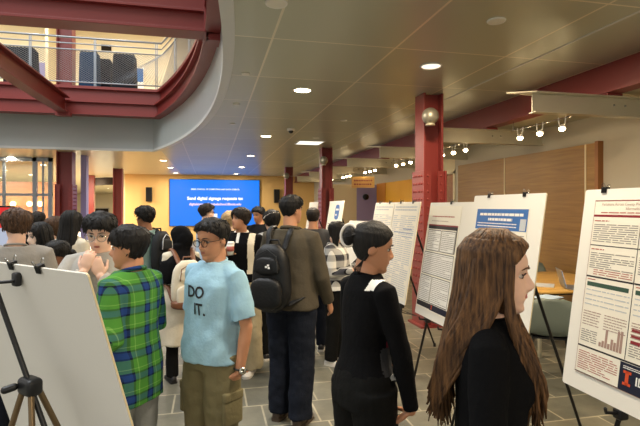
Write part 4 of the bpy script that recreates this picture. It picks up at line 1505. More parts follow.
for x, y, r, lab in ((2.46, 5.06, .12, 'large softly lit round light between the ceiling joints before the red column'), (2.41, 3.70, .075, 'small unlit round light high over the poster boards'), (.51, 3.77, .085, 'unlit round light by the ceiling joint close to the atrium edge'),
                     (.42, 5.85, .05, 'small round ceiling spot beside the curved edge, next to a joint'), (.40, 7.6, .05, 'small round ceiling spot further along the curved edge'), (2.42, 8.6, .06, 'small dim round light past the thick red column, before the rectangular one'), (2.40, 10.9, .075, 'pale round light beside the rectangular light panel'), (.42, 9.4, .05, 'small round ceiling spot near the blue glow on the ceiling')):
    o_ = downlight(x, y, r, False, lab, None)
    if r == .12:
        for c_ in children_of(o_):
            if c_.name.startswith('lens'):
                c_.data.materials.clear(); c_.data.materials.append(emit('dim_lens', (255, 236, 205), .9))
        LIT += [(x, y)]
# flat rectangular light
t = thing('ceiling_light', 'pale flat rectangular light panel in the metal ceiling', 'ceiling light', (2.42, 11.75, CZ))
MB().bbox((-.33, -.33, -.012), (.33, .33, 0)).build('frame', M['whiteplastic'], t)
MB().bbox((-.29, -.29, -.016), (.29, .29, -.011)).build('lens', emit('dim_panel', (240, 236, 220), 1.0), t)
# dome camera
t = thing('ceiling_camera', 'small dark dome camera on the metal ceiling', 'camera', (1.62, 9.75, CZ))
MB().lathe([(.0, 0), (.085, 0), (.085, -.03), (.07, -.045), (.0, -.045)]).build('housing', M['whiteplastic'], t, True)
MB().ell((0, 0, -.05), (.052, .052, .05), n=18, m=10).build('dome', M['black'], t, True)

# ------------------------------------------------------------------ railing of the upper floor
rl = thing('guard_railing', 'grey metal railing with wire mesh along the curved upper floor edge', 'railing', (-3.0, 13.75, 4.86))
T = Matrix.Translation((3.0, -13.75, -4.86))
pth = [p for p in atrium_path(-.14, 13.6, 23.12, n=60) if p[1] > 3 and p[0] > -13]
for z, r in ((6.15, .028), (5.99, .018), (5.83, .018), (4.98, .018)):
    MB().tube([(x, y, z) for x, y in pth], r, n=8, up=(0, 0, 1), mtx=T).build('rail', M['rail'], rl, True)
acc, L = [], 0
segs = []
for a, b in zip(pth[:-1], pth[1:]):
    segs.append((L, a, b)); L += math.hypot(b[0] - a[0], b[1] - a[1])


def along(s):
    for l, a, b in reversed(segs):
        if s >= l:
            d = math.hypot(b[0] - a[0], b[1] - a[1])
            u = min(1, (s - l) / d)
            return (a[0] + (b[0] - a[0]) * u, a[1] + (b[1] - a[1]) * u)
    return pth[0]


for k in range(int(L / 1.55) + 1):
    x, y = along(L - k * 1.55 - .05)
    p = MB().bbox((x - .03, y - .012, 4.86), (x - .008, y + .012, 6.13), mtx=T).bbox((x + .008, y - .012, 4.86), (x + .03, y + .012, 6.13), mtx=T).build('post', M['rail'], rl)
    MB().bbox((x - .06, y - .05, 4.86), (x + .06, y + .05, 4.88), mtx=T).build('post_foot', M['rail'], p)
mi = MB()
step = .085
zl, zh = 4.99, 5.82
k = 0
s_ = 0.0
while s_ < L:
    for sg_ in (-1, 1):
        a, b = s_, s_ + sg_ * (zh - zl) * 1.7
        if 0 <= b <= L:
            xa, xb = along(a), along(b)
            mi.tube([(xa[0], xa[1], zl), (xb[0], xb[1], zh)], .0042, n=4, round_ends=False, mtx=T)
    s_ += step
mi.build('wire_mesh', M['rail'], rl)

# draped display panels standing upstairs
for px0, w, m_, lab in ((22, .78, 'drape', 'black draped stand behind the railing, next to the red upper column\'s far side'), (90, .50, 'drapeblue', 'dark blue draped stand behind the railing, beside the red upper column'), (103, .52, 'drape', 'black draped stand touching the dark blue one upstairs'), (125, .62, 'drape', 'black draped stand by the bend of the upper railing')):
    Yd = 15.0 + (.62 if px0 == 103 else 0)
    t = thing('draped_stand', lab, 'stand', (ray_y(px0, Yd), Yd, 4.86), group='draped stands on the upper floor')
    rings = []
    for z in (0, .3, .7, 1.05, 1.2, 1.24):
        ring = []
        for k in range(48):
            a = 2 * PI * k / 48
            f = 1 + .05 * math.sin(7 * a + z) * (1 - z / 1.4)
            e = .5
            c_, s__ = math.cos(a), math.sin(a)
            rr = (.5 + .04 * (1.2 - z)) * (1 if z < 1.22 else .93)
            ring.append((w * rr * f * math.copysign(abs(c_) ** e, c_), .5 * rr * f * math.copysign(abs(s__) ** e, s__), z))
        rings.append(ring)
    MB().loft(rings).build('drape', M[m_], t, True)
    MB().box((0, 0, 1.25), (w * .9, .4, .02)).build('top_board', M['black'], t)
for px0, yy, lab in ((112, 69, 'blue and white poster on the upper floor between the black stands'), (137, 69, 'blue and white poster at the bend of the upper railing'), (40, 72, 'pale violet poster upstairs beside the black stand')):
    t = thing('poster', lab, 'poster', (ray_y(px0, 18.95), 18.95, 5.9), group='posters on the upper floor wall')
    MB().bbox((-.24, -.012, 0), (.24, 0, 1.0)).build('sheet', M['inkwhite'], t)
    MB().bbox((-.22, -.016, .45), (.22, -.011, .95)).build('picture_area', M['inkblue' if px0 != 40 else 'purple'], t)

# ------------------------------------------------------------------ video wall
scn = thing('video_wall', 'large blue display wall showing a white signage message', 'screen', (.265, 24.98, .75), group=None)
MB().bbox((-2.24, -.10, -.02), (2.24, .02, 2.34)).build('bezel', M['black'], scn)
MB().bbox((-2.215, -.104, .0), (2.215, -.099, 2.315)).build('display', M['screenblue'], scn)
Tt = lambda x, z: Matrix.Translation((x, -.109, z)) @ Matrix.Rotation(PI / 2, 4, 'X')
text_mb('SIEBEL SCHOOL OF COMPUTING AND DATA SCIENCE', .098, mtx=Tt(.0, 1.83), bold=.002).build('small_heading', M['screenwhite'], scn)
text_mb('Send digital signage requests to:', .215, mtx=Tt(.0, 1.37), bold=.009).build('message_line', M['screenwhite'], scn)
text_mb('digitalsignage@siebelschool.illinois.edu', .165, mtx=Tt(.0, 1.08), bold=.007).build('address_line', M['screenpink'], scn)
MB().bbox((-.09, -.111, .42), (.09, -.106, .60)).build('logo_mark', M['screenwhite'], scn)
for px0, lab, z in ((150, 'black wall loudspeaker on the orange wall beside the blue screen', 2.30), (279.5, 'black wall loudspeaker between the blue screen and the far red column', 2.25)):
    p = at(px0, 199, 24)
    t = thing('wall_speaker', lab, 'speaker', (p.x, 24.98, z - .34), group='wall loudspeakers beside the screen')
    MB().bbox((-.14, -.20, 0), (.14, .02, .7)).build('cabinet', M['black'], t, bevel=.01)
    MB().bbox((-.12, -.21, .03), (.12, -.199, .67)).build('grille', M['blackmetal'], t)
# round speaker on the lavender wall, hung sign
t = thing('mounted_speaker', 'round black speaker on the lavender wall', 'speaker', (4.97, 14.99, 2.02))
MB().cyl((0, .008, 0), (0, -.06, 0), .10, .09, n=24).build('housing', M['black'], t, True)
MB().cyl((0, -.06, 0), (0, -.065, 0), .075, .075, n=24).build('grille', M['blackmetal'], t, True)
sp = at(363, 182, 14.2)
t = thing('hanging_sign', 'pale hanging sign with two rows of red lettering below the spotlights', 'sign', (sp.x, sp.y, sp.z - .17), (0, 0, R(-12)), )
MB().bbox((-.34, -.02, 0), (.34, .02, .33)).build('sign_board', M['tabletop'], t)
k_ = MB()
rr_ = random.Random(5)
for z in (.21, .10):
    x = -.27
    while x < .25:
        w = rr_.uniform(.03, .06)
        k_.bbox((x, -.025, z - .02), (min(x + w, .28), -.0205, z + .025)); x += w + .02
k_.build('lettering', M['inkred'], t)
w_ = MB()
for x in (-.3, .3):
    w_.tube([(x, 0, .33), (x, 0, 2.98 - sp.z + .17)], .006, n=6)
w_.build('suspension_wire', M['steel'], t)

# ------------------------------------------------------------------ glazed partition and what is behind it
gp = thing('glass_partition', 'grey metal framed glass partition under the upper floor', 'partition', (-7.5, 17.2, 0))
fm = MB()
xs = (-4.5, -2.9, -1.3, .30, .62, 1.08, 1.92)
for x in (-4.5, -2.9, -1.3, .30, 1.92, 2.38):
    fm.bbox((x, -.06, 0), (x + .12, .06, CZ - .01))
fm.bbox((.0 + 1.05, -.04, 0), (1.13, .04, CZ - .01)); fm.bbox((2.19, -.03, 0), (2.24, .03, CZ - .01))
fm.bbox((-4.5, -.06, CZ - .14), (2.5, .06, CZ - .01)); fm.bbox((-4.5, -.05, 2.05), (2.5, .05, 2.13)); fm.bbox((-4.5, -.06, 0), (2.5, .06, .12))
fm.build('frame', M['rail'], gp)
for a, b in ((-4.37, -2.9), (-2.77, -1.3), (-1.17, .30), (.43, 1.05), (1.13, 1.92), (2.24, 2.38)):
    MB().bbox((a, -.006, .12), (b, .006, CZ - .14)).build('pane', M['glass'], gp)
struct(MB().bbox((-14, 22.3, 0), (-5.9, 22.4, 2.75)).build('wall_wood', M['warmwood']), 'orange wood wall behind the glass partition')
struct(MB().bbox((-4.88, 17.3, 0), (-4.70, 17.5, CZ)).build('trim_4', M['cream']), 'cream strip of wall beside the glass partition')
struct(MB().bbox((-3.92, 16.2, 0), (-3.76, 16.5, CZ)).build('trim_5', M['purple']), 'lavender strip of wall beside the dark red column')
struct(MB().bbox((-6.08, 26.3, 0), (-5.75, 26.6, CZ)).build('trim_6', M['red']))
for k, (px0, lab) in enumerate(((13, 'warm glowing wall lamp behind the glass, first from the frame edge'), (29.5, 'warm glowing wall lamp behind the glass, middle one'), (40, 'warm glowing wall lamp behind the glass beside the door post'))):
    p = at(px0, 204.5, 21.0)
    p.y = 22.28
    t = thing('wall_lamp', lab, 'lamp', (ray_y(px0, 22.16), 22.3, 1.82), group='warm wall lamps behind the glass')
    MB().ell((0, -.14, 0), (.11, .11, .11), n=16, m=10).build('globe', M['globe'], t, True)
    MB().tube([(0, -.12, -.05), (0, -.05, -.10), (0, .0, -.10)], .02, n=8).build('bracket', M['steel'], t, True)
ds = thing('display_stand', 'lit red and white advertising stand at the frame\'s edge beside the grey T-shirt man', 'display', (-4.92, 12.6, 0), (0, 0, R(28)))
MB().bbox((-.42, -.08, .05), (.42, .08, 1.72)).build('cabinet', M['black'], ds, bevel=.01)
MB().bbox((-.39, -.09, 1.20), (.39, -.079, 1.68)).build('red_panel', M['screenred'], ds)
MB().bbox((-.39, -.09, .5), (.39, -.079, 1.20)).build('white_panel', emit('display_pale', (206, 214, 236), .4), ds)
MB().bbox((-.5, -.25, 0), (.5, .25, .05)).build('stand_base', M['black'], ds)
# dark curved bulkhead and far window
bk = MB()
bk.loft([[(-6.2 + 2.3 * k / 20, 27 + 1.0 * (1 - math.sin(PI * k / 20)), z) for k in range(21)] + [(-6.2 + 2.3 * k / 20, 27.2 + 1.0 * (1 - math.sin(PI * k / 20)), z) for k in range(20, -1, -1)] for z in (2.85, 3.25)])
struct(bk.build('trim_7', M['darkpanel']), 'dark curved bulkhead under the far ceiling')
wd = MB().bbox((-13.4, 61.9, 0.5), (-11.9, 62.0, 1.5)).build('window_1', M['darkpanel'])
struct(wd, 'dark window in the far wall')
f_ = MB()
for lo, hi in (((-13.5, 61.86, .4), (-11.8, 62.0, .5)), ((-13.5, 61.86, 1.5), (-11.8, 62.0, 1.6)), ((-13.5, 61.86, .4), (-13.4, 62, 1.6)), ((-11.9, 61.86, .4), (-11.8, 62, 1.6))):
    f_.bbox(lo, hi)
f_.build('window_frame', M['offwhite'], wd)

# ------------------------------------------------------------------ poster boards, easels, posters
LEAN = math.atan2(.14, .39)  # replaced per board


def board_frame(b, rz, lean):
    """matrix of a board: local x along its width as its reader sees it, y to its back, z up the slope"""
    return Matrix.Translation(b) @ Matrix.Rotation(rz, 4, 'Z') @ Matrix.Rotation(-lean, 4, 'X')


def greek(mb, x0, z0, x1, z1, lh, rnd, y=-.0022, fill=.9, size=.45, mean=.035):
    """rows of word sized strokes, too small to read"""
    z = z1 - lh * .6
    while z > z0:
        end = x1 if rnd.random() < .8 else x0 + (x1 - x0) * rnd.uniform(.4, .9)
        x = x0
        while x < end - .004:
            w = min(rnd.uniform(.35, 1.6) * mean, end - x)
            mb.add([(x, y, z - lh * size / 2), (x + w, y, z - lh * size / 2), (x + w, y, z + lh * size / 2), (x, y, z + lh * size / 2)], [(0, 1, 2, 3)])
            x += w + mean * .14
        z -= lh


def rect(mb, x0, z0, x1, z1, y=-.0018):
    mb.add([(x0, y, z0), (x1, y, z0), (x1, y, z1), (x0, y, z1)], [(0, 1, 2, 3)])


def frame(mb, x0, z0, x1, z1, t, y=-.002):
    for a in ((x0, z0, x1, z0 + t), (x0, z1 - t, x1, z1), (x0, z0, x0 + t, z1), (x1 - t, z0, x1, z1)):
        rect(mb, *a, y=y)


def board(label, group, mtx, w, h, clips=(), clip_label='', edge=.008):
    t = thing('poster_board', label, 'board', mtx.to_translation(), mtx.to_euler(), group)
    c = MB()
    # slightly rounded corners
    r = .012
    poly = []
    for cx, cz, a0 in ((w / 2 - r, r, -90), (w / 2 - r, h - r, 0), (-w / 2 + r, h - r, 90), (-w / 2 + r, r, 180)):
        for k in range(5):
            a = R(a0 + 90 * k / 4)
            poly.append((cx + r * math.cos(a), cz + r * math.sin(a)))
    X = Matrix(((1, 0, 0, 0), (0, 0, -1, 0), (0, 1, 0, 0), (0, 0, 0, 1)))
    c.prism(poly, -edge, 0, mtx=X)      # local y from 0 to edge
    c.build('foam_core', M['foam'], t)
    e = MB()
    n = len(poly)
    e.loft([[(x * (1 + .0012 / (w / 2)), edge * .15 + q * edge * .7, z) for x, z in poly] for q in (0, 1)], cap=False)
    e.build('core_edge', M['foamedge'], t)
    for i, x in enumerate(clips):
        cl = thing('binder_clip', clip_label[i] if isinstance(clip_label, (list, tuple)) else clip_label, 'clip', (mtx @ Vector((x, edge / 2, h))), mtx.to_euler(), 'black binder clips on the boards')
        b = MB()
        b.loft([[(sx * .016, yy, zz) for sx, yy, zz in ((-1, y_, z_), (1, y_, z_))] for y_, z_ in ((-.006 - edge / 2, -.02), (-.011, .009), (.011, .009), (.006 + edge / 2, -.02), (.004 + edge / 2, -.02), (.008, .006), (-.008, .006), (-.004 - edge / 2, -.02))], cap=False)
        b.bbox((-.016, -.011, .004), (.016, .011, .010))
        b.build('clip_body', M['black'], cl)
        wv = MB()
        for sy in (-1, 1):
            wv.tube([(-.010, sy * .010, .006), (-.010, sy * .015, .018), (-.005, sy * .018, .027), (.005, sy * .018, .027), (.010, sy * .015, .018), (.010, sy * .010, .006)], .0014, n=6)
        wv.build('wire_handle', M['chrome'], cl, True)
    return t


def easel(label, group, mtx, lean, zrest, h, spread=.34, back=.62, m='blackmetal'):
    """folding display easel under a leaning board: two front legs in the plane of the board, one leg behind"""
    b = mtx.to_translation()
    rz = mtx.to_euler().z
    t = thing('easel', label, 'easel', (b.x, b.y, 0), (0, 0, rz), group)
    tl = math.tan(lean)
    off = .035
    yz = lambda z: (z - zrest) * tl + off
    top = zrest + h * .86
    for sx in (-1, 1):
        l = MB().tube([(sx * .02, yz(top), top), (sx * spread, yz(.02), .015)], .011, n=10).build('front_leg', M[m], t, True)
        MB().tube([(sx * spread * .995, yz(.03), .03), (sx * spread, yz(.0), .0)], .016, n=10).build('rubber_foot', M['black'], l, True)
        zz = zrest - .03
        u = (top - zz) / top
        x = sx * (.02 + (spread - .02) * u)
        p = MB()
        p.rbox((x, yz(zz), zz), (.05, .05, .05), .01)
        p.tube([(x, yz(zz), zz - .0), (x, -.05, zz + .012), (x, -.052, zz + .03)], .008, n=8)
        p.build('tray_clamp', M['black'], t, True)
    l = MB().tube([(0, yz(top) + .02, top), (0, yz(top) + back, .015)], .011, n=10).build('rear_leg', M[m], t, True)
    MB().tube([(0, yz(top) + back, .03), (0, yz(top) + back, .0)], .016, n=10).build('rubber_foot', M['black'], l, True)
    MB().rbox((0, yz(top) + .01, top), (.08, .05, .06), .015).build('apex_joint', M['black'], t, True)
    zc = .55
    MB().tube([(-.18, yz(zc), zc + .1), (0, (yz(zc) + yz(top) + back * .6) / 2, zc), (.18, yz(zc), zc + .1)], .005, n=6).build('spreader', M[m], t, True)
    return t


def poster(label, mtx, w, h, x, z, group=None):
    m = mtx @ Matrix.Translation((x, -.0035, z))
    t = thing('poster', label, 'poster', m.to_translation(), m.to_euler(), group)
    c = MB()
    # paper: a sheet with thickness, its lower corner lifting a little
    c.bbox((-w / 2, -.0012, 0), (w / 2, .0012, h))
    c.build('sheet', M['paper'], t)
    return t


RZ = R(-90)
rnd = random.Random(11)


def part(t, name, m, fn):
    mb = MB()
    fn(mb)
    return mb.build(name, M[m], t)


# nearest board on the right-hand row: its far edge shows
LN = R(8.3)
W1, H1 = 1.02, 1.016
m1 = board_frame(Vector((1.80, 2.17 - W1 / 2, .775)), RZ, LN)
board('large cream foam board holding the maroon lined research poster, closest to the viewer', 'poster boards on easels', m1, W1, H1, clips=(-.385,), clip_label=['black binder clip on top of the board with the maroon lined poster'])
easel('black easel under the board with the maroon lined poster', 'easels along the poster row', m1, LN, .775, H1, spread=.30)
t = poster('white research poster with maroon rules, bar charts and an orange block letter logo', m1, .86, .872, .0, .087)
L_, T_ = -.43, .872
part(t, 'border', 'inkbrown', lambda b: frame(b, L_, 0, .43, T_, .0025))
part(t, 'title_rule', 'inkred', lambda b: (rect(b, L_, T_ - .085, .43, T_ - .074), rect(b, L_, T_ - .006, .43, T_)))
mt = Matrix.Translation((0, -.0024, 0)) @ Matrix.Rotation(PI / 2, 4, 'X')
tb = text_mb('Variations Across County Predictors of Health', .0185, align='LEFT', mtx=Matrix.Translation((L_ + .045, -.0026, T_ - .022)) @ Matrix.Rotation(PI / 2, 4, 'X'))
text_mb('Informatics and Access', .0185, mb=tb, align='LEFT', mtx=Matrix.Translation((L_ + .19, -.0026, T_ - .043)) @ Matrix.Rotation(PI / 2, 4, 'X'))
tb.build('title', M['inkbrown'], t)
part(t, 'author_line', 'inkpale', lambda b: greek(b, L_ + .045, T_ - .068, .36, T_ - .056, .012, rnd, mean=.04, size=.4))
cw = .258
for ci in range(3):
    x0 = L_ + .012 + ci * (cw + .026)
    x1 = x0 + cw
    if ci < 2:
        part(t, 'column_rule', 'inkdark', lambda b: rect(b, x1 + .009, .14, x1 + .013, T_ - .085))
    part(t, 'section_heading', 'inkpale', lambda b: greek(b, x0, T_ - .112, x0 + .09, T_ - .098, .012, rnd))
    part(t, 'section_heading', 'inkpale', lambda b: greek(b, x0, T_ - .255, x0 + .08, T_ - .242, .012, rnd))
    part(t, 'section_heading', 'inkpale', lambda b: greek(b, x0, T_ - .405, x0 + .05, T_ - .396, .01, rnd))
    part(t, 'text_block', 'ink', lambda b: greek(b, x0, T_ - .215, x1, T_ - .118, .0105, rnd, size=.36, mean=.06))
    part(t, 'text_block', 'ink', lambda b: greek(b, x0, T_ - .345, x1, T_ - .262, .0105, rnd, size=.36, mean=.06))
    part(t, 'red_text_block', 'inkpale', lambda b: greek(b, x0 + .03, T_ - .377, x1, T_ - .346, .0105, rnd, size=.36, mean=.06))
    part(t, 'section_rule', 'inkdark', lambda b: (rect(b, x0 - .012, T_ - .232, x1 + .011, T_ - .227), rect(b, x0 - .012, T_ - .392, x1 + .011, T_ - .384)))
    part(t, 'table_header', 'inkgreen', lambda b: rect(b, x0, T_ - .436, x1 - .01, T_ - .415))
    part(t, 'data_table', 'inkgrey', lambda b: greek(b, x0, T_ - .545, x1, T_ - .44, .024, rnd, size=.22, mean=.04))
    part(t, 'data_table', 'inkbrown', lambda b: greek(b, x0, T_ - .64, x0 + .11, T_ - .555, .013, rnd, mean=.02, size=.3))
    part(t, 'data_table', 'inkbrown', lambda b: greek(b, x0 + .13, T_ - .64, x1, T_ - .555, .013, rnd, mean=.02, size=.3))
    part(t, 'bar_chart', 'inkbrown', lambda b: [rect(b, x0 + .115 + .017 * k, .158, x0 + .129 + .017 * k, .158 + v) for k, v in enumerate((.02, .03, .085, .025, .05, .04, .095, .10))])
    part(t, 'text_block', 'ink', lambda b: greek(b, x0, .155, x0 + .1, T_ - .65, .0105, rnd, size=.36, mean=.05))
    part(t, 'summary_text', 'inkpale', lambda b: greek(b, x0, .02, x1 - .02, .115, .0105, rnd, size=.34, mean=.06))
part(t, 'footer_rule', 'inkdark', lambda b: (rect(b, L_, .13, .43, .138), rect(b, L_, .0, .43, .006)))
part(t, 'red_bars', 'inkred', lambda b: [rect(b, -.13, .27 - .028 * k, -.13 + v, .288 - .028 * k) for k, v in enumerate((.12, .2, .05))])
lg = part(t, 'logo_band', 'inknavy', lambda b: rect(b, L_ + .262, .004, L_ + .56, .128, y=-.0026))
lo = MB()
for a in ((-.146, .03, -.104, .042), (-.146, .082, -.104, .094), (-.134, .03, -.116, .094)):
    rect(lo, *a, y=-.0034)
lo.build('block_letter', M['inkorange'], lg)
text_mb('ILLINOIS', .052, mtx=Matrix.Translation((-.082, -.0034, .062)) @ Matrix.Rotation(PI / 2, 4, 'X'), align='LEFT', bold=.0012).build('wordmark', M['inkwhite'], lg)
part(lg, 'small_caption', 'inkwhite', lambda b: greek(b, -.15, .104, -.02, .118, .008, rnd, y=-.0034, mean=.014))

# board with the blue header, behind the long haired woman
W2, H2 = .80, 1.016
m2 = board_frame(Vector((1.815, 2.90, .77)), RZ, R(8.5))
board('cream foam board with the blue headed poster, behind the long haired woman', 'poster boards on easels', m2, W2, H2, clips=(-.20, .20), clip_label=['black binder clip over the start of the blue header', 'black binder clip over the end of the blue header'])
easel('black easel under the blue headed poster board, beside the grey chair', 'easels along the poster row', m2, R(8.5), .77, H2, spread=.36)
t = poster('poster with a bright blue header and white lettering', m2, .60, .86, -.03, .06)
part(t, 'header_band', 'inkblue', lambda b: rect(b, -.295, .71, .295, .855))
part(t, 'header_title', 'inkwhite', lambda b: (greek(b, -.25, .812, .25, .835, .03, rnd, size=.6, y=-.003), greek(b, -.14, .778, .14, .80, .03, rnd, size=.6, y=-.003)))
part(t, 'author_line', 'inkwhite', lambda b: greek(b, -.27, .725, .19, .765, .019, rnd, size=.35, y=-.003, mean=.02))
part(t, 'logo_panel', 'inkgrey', lambda b: rect(b, .225, .715, .285, .79, y=-.0032))
for x0 in (-.29, -.09, .11):
    part(t, 'text_block', 'ink', lambda b: greek(b, x0, .40, x0 + .18, .69, .015, rnd, size=.32))
    part(t, 'text_block', 'ink', lambda b: greek(b, x0, .03, x0 + .18, .2, .015, rnd, size=.32))
    part(t, 'figure', 'inkbrown', lambda b: frame(b, x0 + .01, .22, x0 + .17, .38, .006))

# board with the maroon headed poster
m3 = board_frame(Vector((1.93, 3.92, .675)), RZ, R(9.0))
board('white foam board with the black ruled poster, beside the thick red column', 'poster boards on easels', m3, .80, 1.07, clips=(.02,), clip_label=['black binder clip on the board next to the thick red column'])
easel('black easel under the black ruled poster, beside the thick red column', 'easels along the poster row', m3, R(9), .675, 1.07, spread=.30)
t = poster('white poster with a reddish title and black ruled text boxes', m3, .60, .97, -.085, .065)
part(t, 'title', 'inkpale', lambda b: greek(b, -.22, .855, .2, .885, .02, rnd, size=.5))
part(t, 'author_line', 'inkbrown', lambda b: greek(b, -.22, .815, .1, .84, .016, rnd, size=.3))
part(t, 'header_rule', 'inkdark', lambda b: (rect(b, -.27, .755, .285, .785), rect(b, .268, .55, .285, .785)))
part(t, 'maroon_rule', 'inkred', lambda b: rect(b, -.27, .785, .285, .797))
for a in ((-.26, .55, .0, .745), (.01, .55, .262, .745), (-.28, .33, .285, .535), (-.285, .075, -.06, .315), (-.05, .075, .285, .315)):
    part(t, 'text_box', 'inkdark', lambda b: frame(b, *a, .006))
    part(t, 'box_fill', 'inkwhite', lambda b: rect(b, a[0] + .006, a[1] + .006, a[2] - .006, a[3] - .006, y=-.0016))
    part(t, 'text_block', 'ink', lambda b: greek(b, a[0] + .016, a[1] + .014, a[2] - .016, a[3] - .01, .0165, rnd, size=.28))
part(t, 'footer_band', 'inkdark', lambda b: rect(b, -.295, .022, .295, .068, y=-.002))
lgp = part(t, 'logo_panel', 'inknavy', lambda b: rect(b, -.02, .018, .295, .07, y=-.0026))
lo = MB()
for a in ((.0, .028, .03, .034), (.0, .056, .03, .062), (.009, .028, .021, .062)):
    rect(lo, *a, y=-.0034)
lo.build('block_letter', M['inkorange'], lgp)

# two boards side by side further along
for yb, lab, pl, el, cl, seed in ((4.66, 'white board with dense pale text, nearer the thick red column', 'pale dense text poster nearer the thick red column', 'black easel under the dense text board nearer the red column', 'black binder clip on the dense text board by the column', 3),
                                  (5.36, 'white board with dense pale text, next to the yellow wall', 'pale dense text poster in front of the yellow wall', 'black easel under the dense text board before the yellow wall', 'black binder clip on the dense text board before the yellow wall', 4)):
    rn = random.Random(seed)
    m = board_frame(Vector((1.83 + (yb - 4.66) * .03, yb, .74)), RZ, R(9.5))
    board(lab, 'poster boards on easels', m, .66, 1.016, clips=(-.16, .16), clip_label=[cl + ', first', cl + ', second'])
    easel(el, 'easels along the poster row', m, R(9.5), .74, 1.016, spread=.30)
    t = poster(pl, m, .62, .97, 0, .03, 'pale dense text posters')
    part(t, 'title', 'inkgrey', lambda b: greek(b, -.28, .88, .28, .95, .03, rn, size=.5))
    for x0 in (-.29, -.095, .10):
        part(t, 'text_block', 'inkgrey', lambda b: greek(b, x0, .03, x0 + .185, .85, .021, rn))
    part(t, 'blue_figure', 'inkblue', lambda b: [rect(b, rn.uniform(-.28, .2), z, rn.uniform(.2, .28), z + .006) for z in (.7, .66, .62)])

# far boards
m = board_frame(Vector((1.82, 7.45, .75)), RZ, R(9))
board('far white board with a blue sign at its top, behind the plaid shirted woman', 'poster boards on easels', m, .9, 1.05, clips=(), clip_label='')
easel('black easel under the far board with the blue sign', 'easels along the poster row', m, R(9), .75, 1.05)
t = poster('cream poster with a rounded blue sign printed at the top', m, .8, .95, 0, .05)
part(t, 'blue_sign', 'inkblue', lambda b: b.add([(.13 + .13 * math.copysign(abs(math.cos(a)) ** .6, math.cos(a)), -.0022, .82 + .12 * math.copysign(abs(math.sin(a)) ** .6, math.sin(a))) for a in [2 * PI * k / 32 for k in range(32)]], [tuple(range(32))]))
part(t, 'sign_lettering', 'inkwhite', lambda b: (greek(b, .04, .83, .22, .89, .05, rnd, size=.6, y=-.003), greek(b, .04, .75, .22, .80, .04, rnd, size=.6, y=-.003)))
part(t, 'text_block', 'ink', lambda b: greek(b, -.36, .05, .36, .64, .03, rnd))
m = board_frame(Vector((1.84, 9.3, .75)), RZ, R(9))
board('far slim looking white board beside the second red column', 'poster boards on easels', m, .8, 1.05)
easel('black easel under the far board beside the second red column', 'easels along the poster row', m, R(9), .75, 1.05)
t = poster('faint poster on the far board beside the second red column', m, .7, .95, 0, .05)
part(t, 'text_block', 'inkgrey', lambda b: greek(b, -.3, .05, .3, .9, .03, rnd))
# a board set across the aisle behind the woman in plaid
pm = at(352, 228, 6.0)
m = board_frame(Vector((pm.x + .15, pm.y, .72)), R(-62), R(9))
board('white board edge showing between the bun and the lavender wall', 'poster boards on easels', m, .76, .80)
easel('black easel under the white board by the lavender wall', 'easels along the poster row', m, R(9), .72, .80)

# big white board seen from behind
c_r = at(89, 273, 1.5)
u_ = Vector((-.70, .714, 0))
LB = math.atan(.30)
W4, H4 = 1.00, 1.016
nrm = Vector((.714, .70, 0))           # its front looks away from the viewer
zt = c_r.z
zb = zt - H4 * math.cos(LB)
bot = c_r + nrm * (H4 * math.sin(LB)) + u_ * (W4 / 2)
bot.z = zb
# reader stands on the far side: local x runs to the reader's right = away along -u
rz4 = math.atan2(nrm.y, nrm.x) + PI / 2
m4 = board_frame(bot, rz4, LB)
clx = [m4.inverted() @ at(px, 0, 1.0) for px in (41,)]
board('big white foam board seen from behind, on the folding tripod easel', 'poster boards on easels', m4, W4, H4, clips=(-.215, -.025), clip_label=['black binder clip on the white board seen from behind, before the cream blouse', 'black binder clip on the white board seen from behind, under the grey T-shirt'])
t = poster('poster on the hidden face of the big white board', m4, .86, .9, 0, .06) if False else None
# tripod easel on this side of it
ez = thing('easel', 'bronze and black folding tripod easel holding the big white board seen from behind', 'easel', (0, 0, 0), group='easels along the poster row')
hub = m4 @ Vector((-.165, .13, .62))
back = -nrm
f0 = hub.copy(); f0.z = 0
sp_ = m4 @ Vector((-.01, .075, .96))
mast_lo = hub + (hub - sp_).normalized() * .72
def T0(v): return tuple(v)
MB().tube([T0(sp_), T0(hub), T0(mast_lo)], .0095, n=10).build('mast', M['black'], ez, True)
MB().tube([T0(sp_ + Vector((0, 0, .01))), T0(m4 @ Vector((-.06, .04, .965))), T0(m4 @ Vector((-.06, .022, .965)))], .006, n=8).build('top_arm', M['black'], ez, True)
MB().rbox((0, 0, 0), (.035, .024, .05), .008, mtx=Matrix.Translation(m4 @ Vector((-.06, .021, .965))) @ Matrix.Rotation(rz4, 4, 'Z')).build('board_clamp', M['black'], ez, True)
hb = MB()
hb.rbox((0, 0, 0), (.085, .055, .06), .015, mtx=Matrix.Translation(hub) @ Matrix.Rotation(rz4, 4, 'Z'))
hb.build('hub', M['black'], ez, True)
kn_ = MB()
kn_.tube([T0(hub + Vector((-.05, .0, .0))), T0(hub + Vector((-.075, -.01, -.005)))], .013, n=10)
kn_.build('knob', M['black'], ez, True)
for dx, dy in ((-.28, -.20), (.32, -.12), (.02, .46)):
    dirv = (Vector((-u_.x, -u_.y, 0)) * dx + nrm * dy)
    ft = Vector((hub.x, hub.y, 0)) + dirv
    ft.z = .012
    a = hub + dirv.normalized() * .02
    l = MB().tube([T0(a), T0(ft)], .0105, n=10).build('leg', M['bronze'], ez, True)
    MB().tube([T0(ft + Vector((0, 0, .03))), T0(ft + Vector((0, 0, -.001)))], .014, n=10).build('rubber_foot', M['black'], l, True)

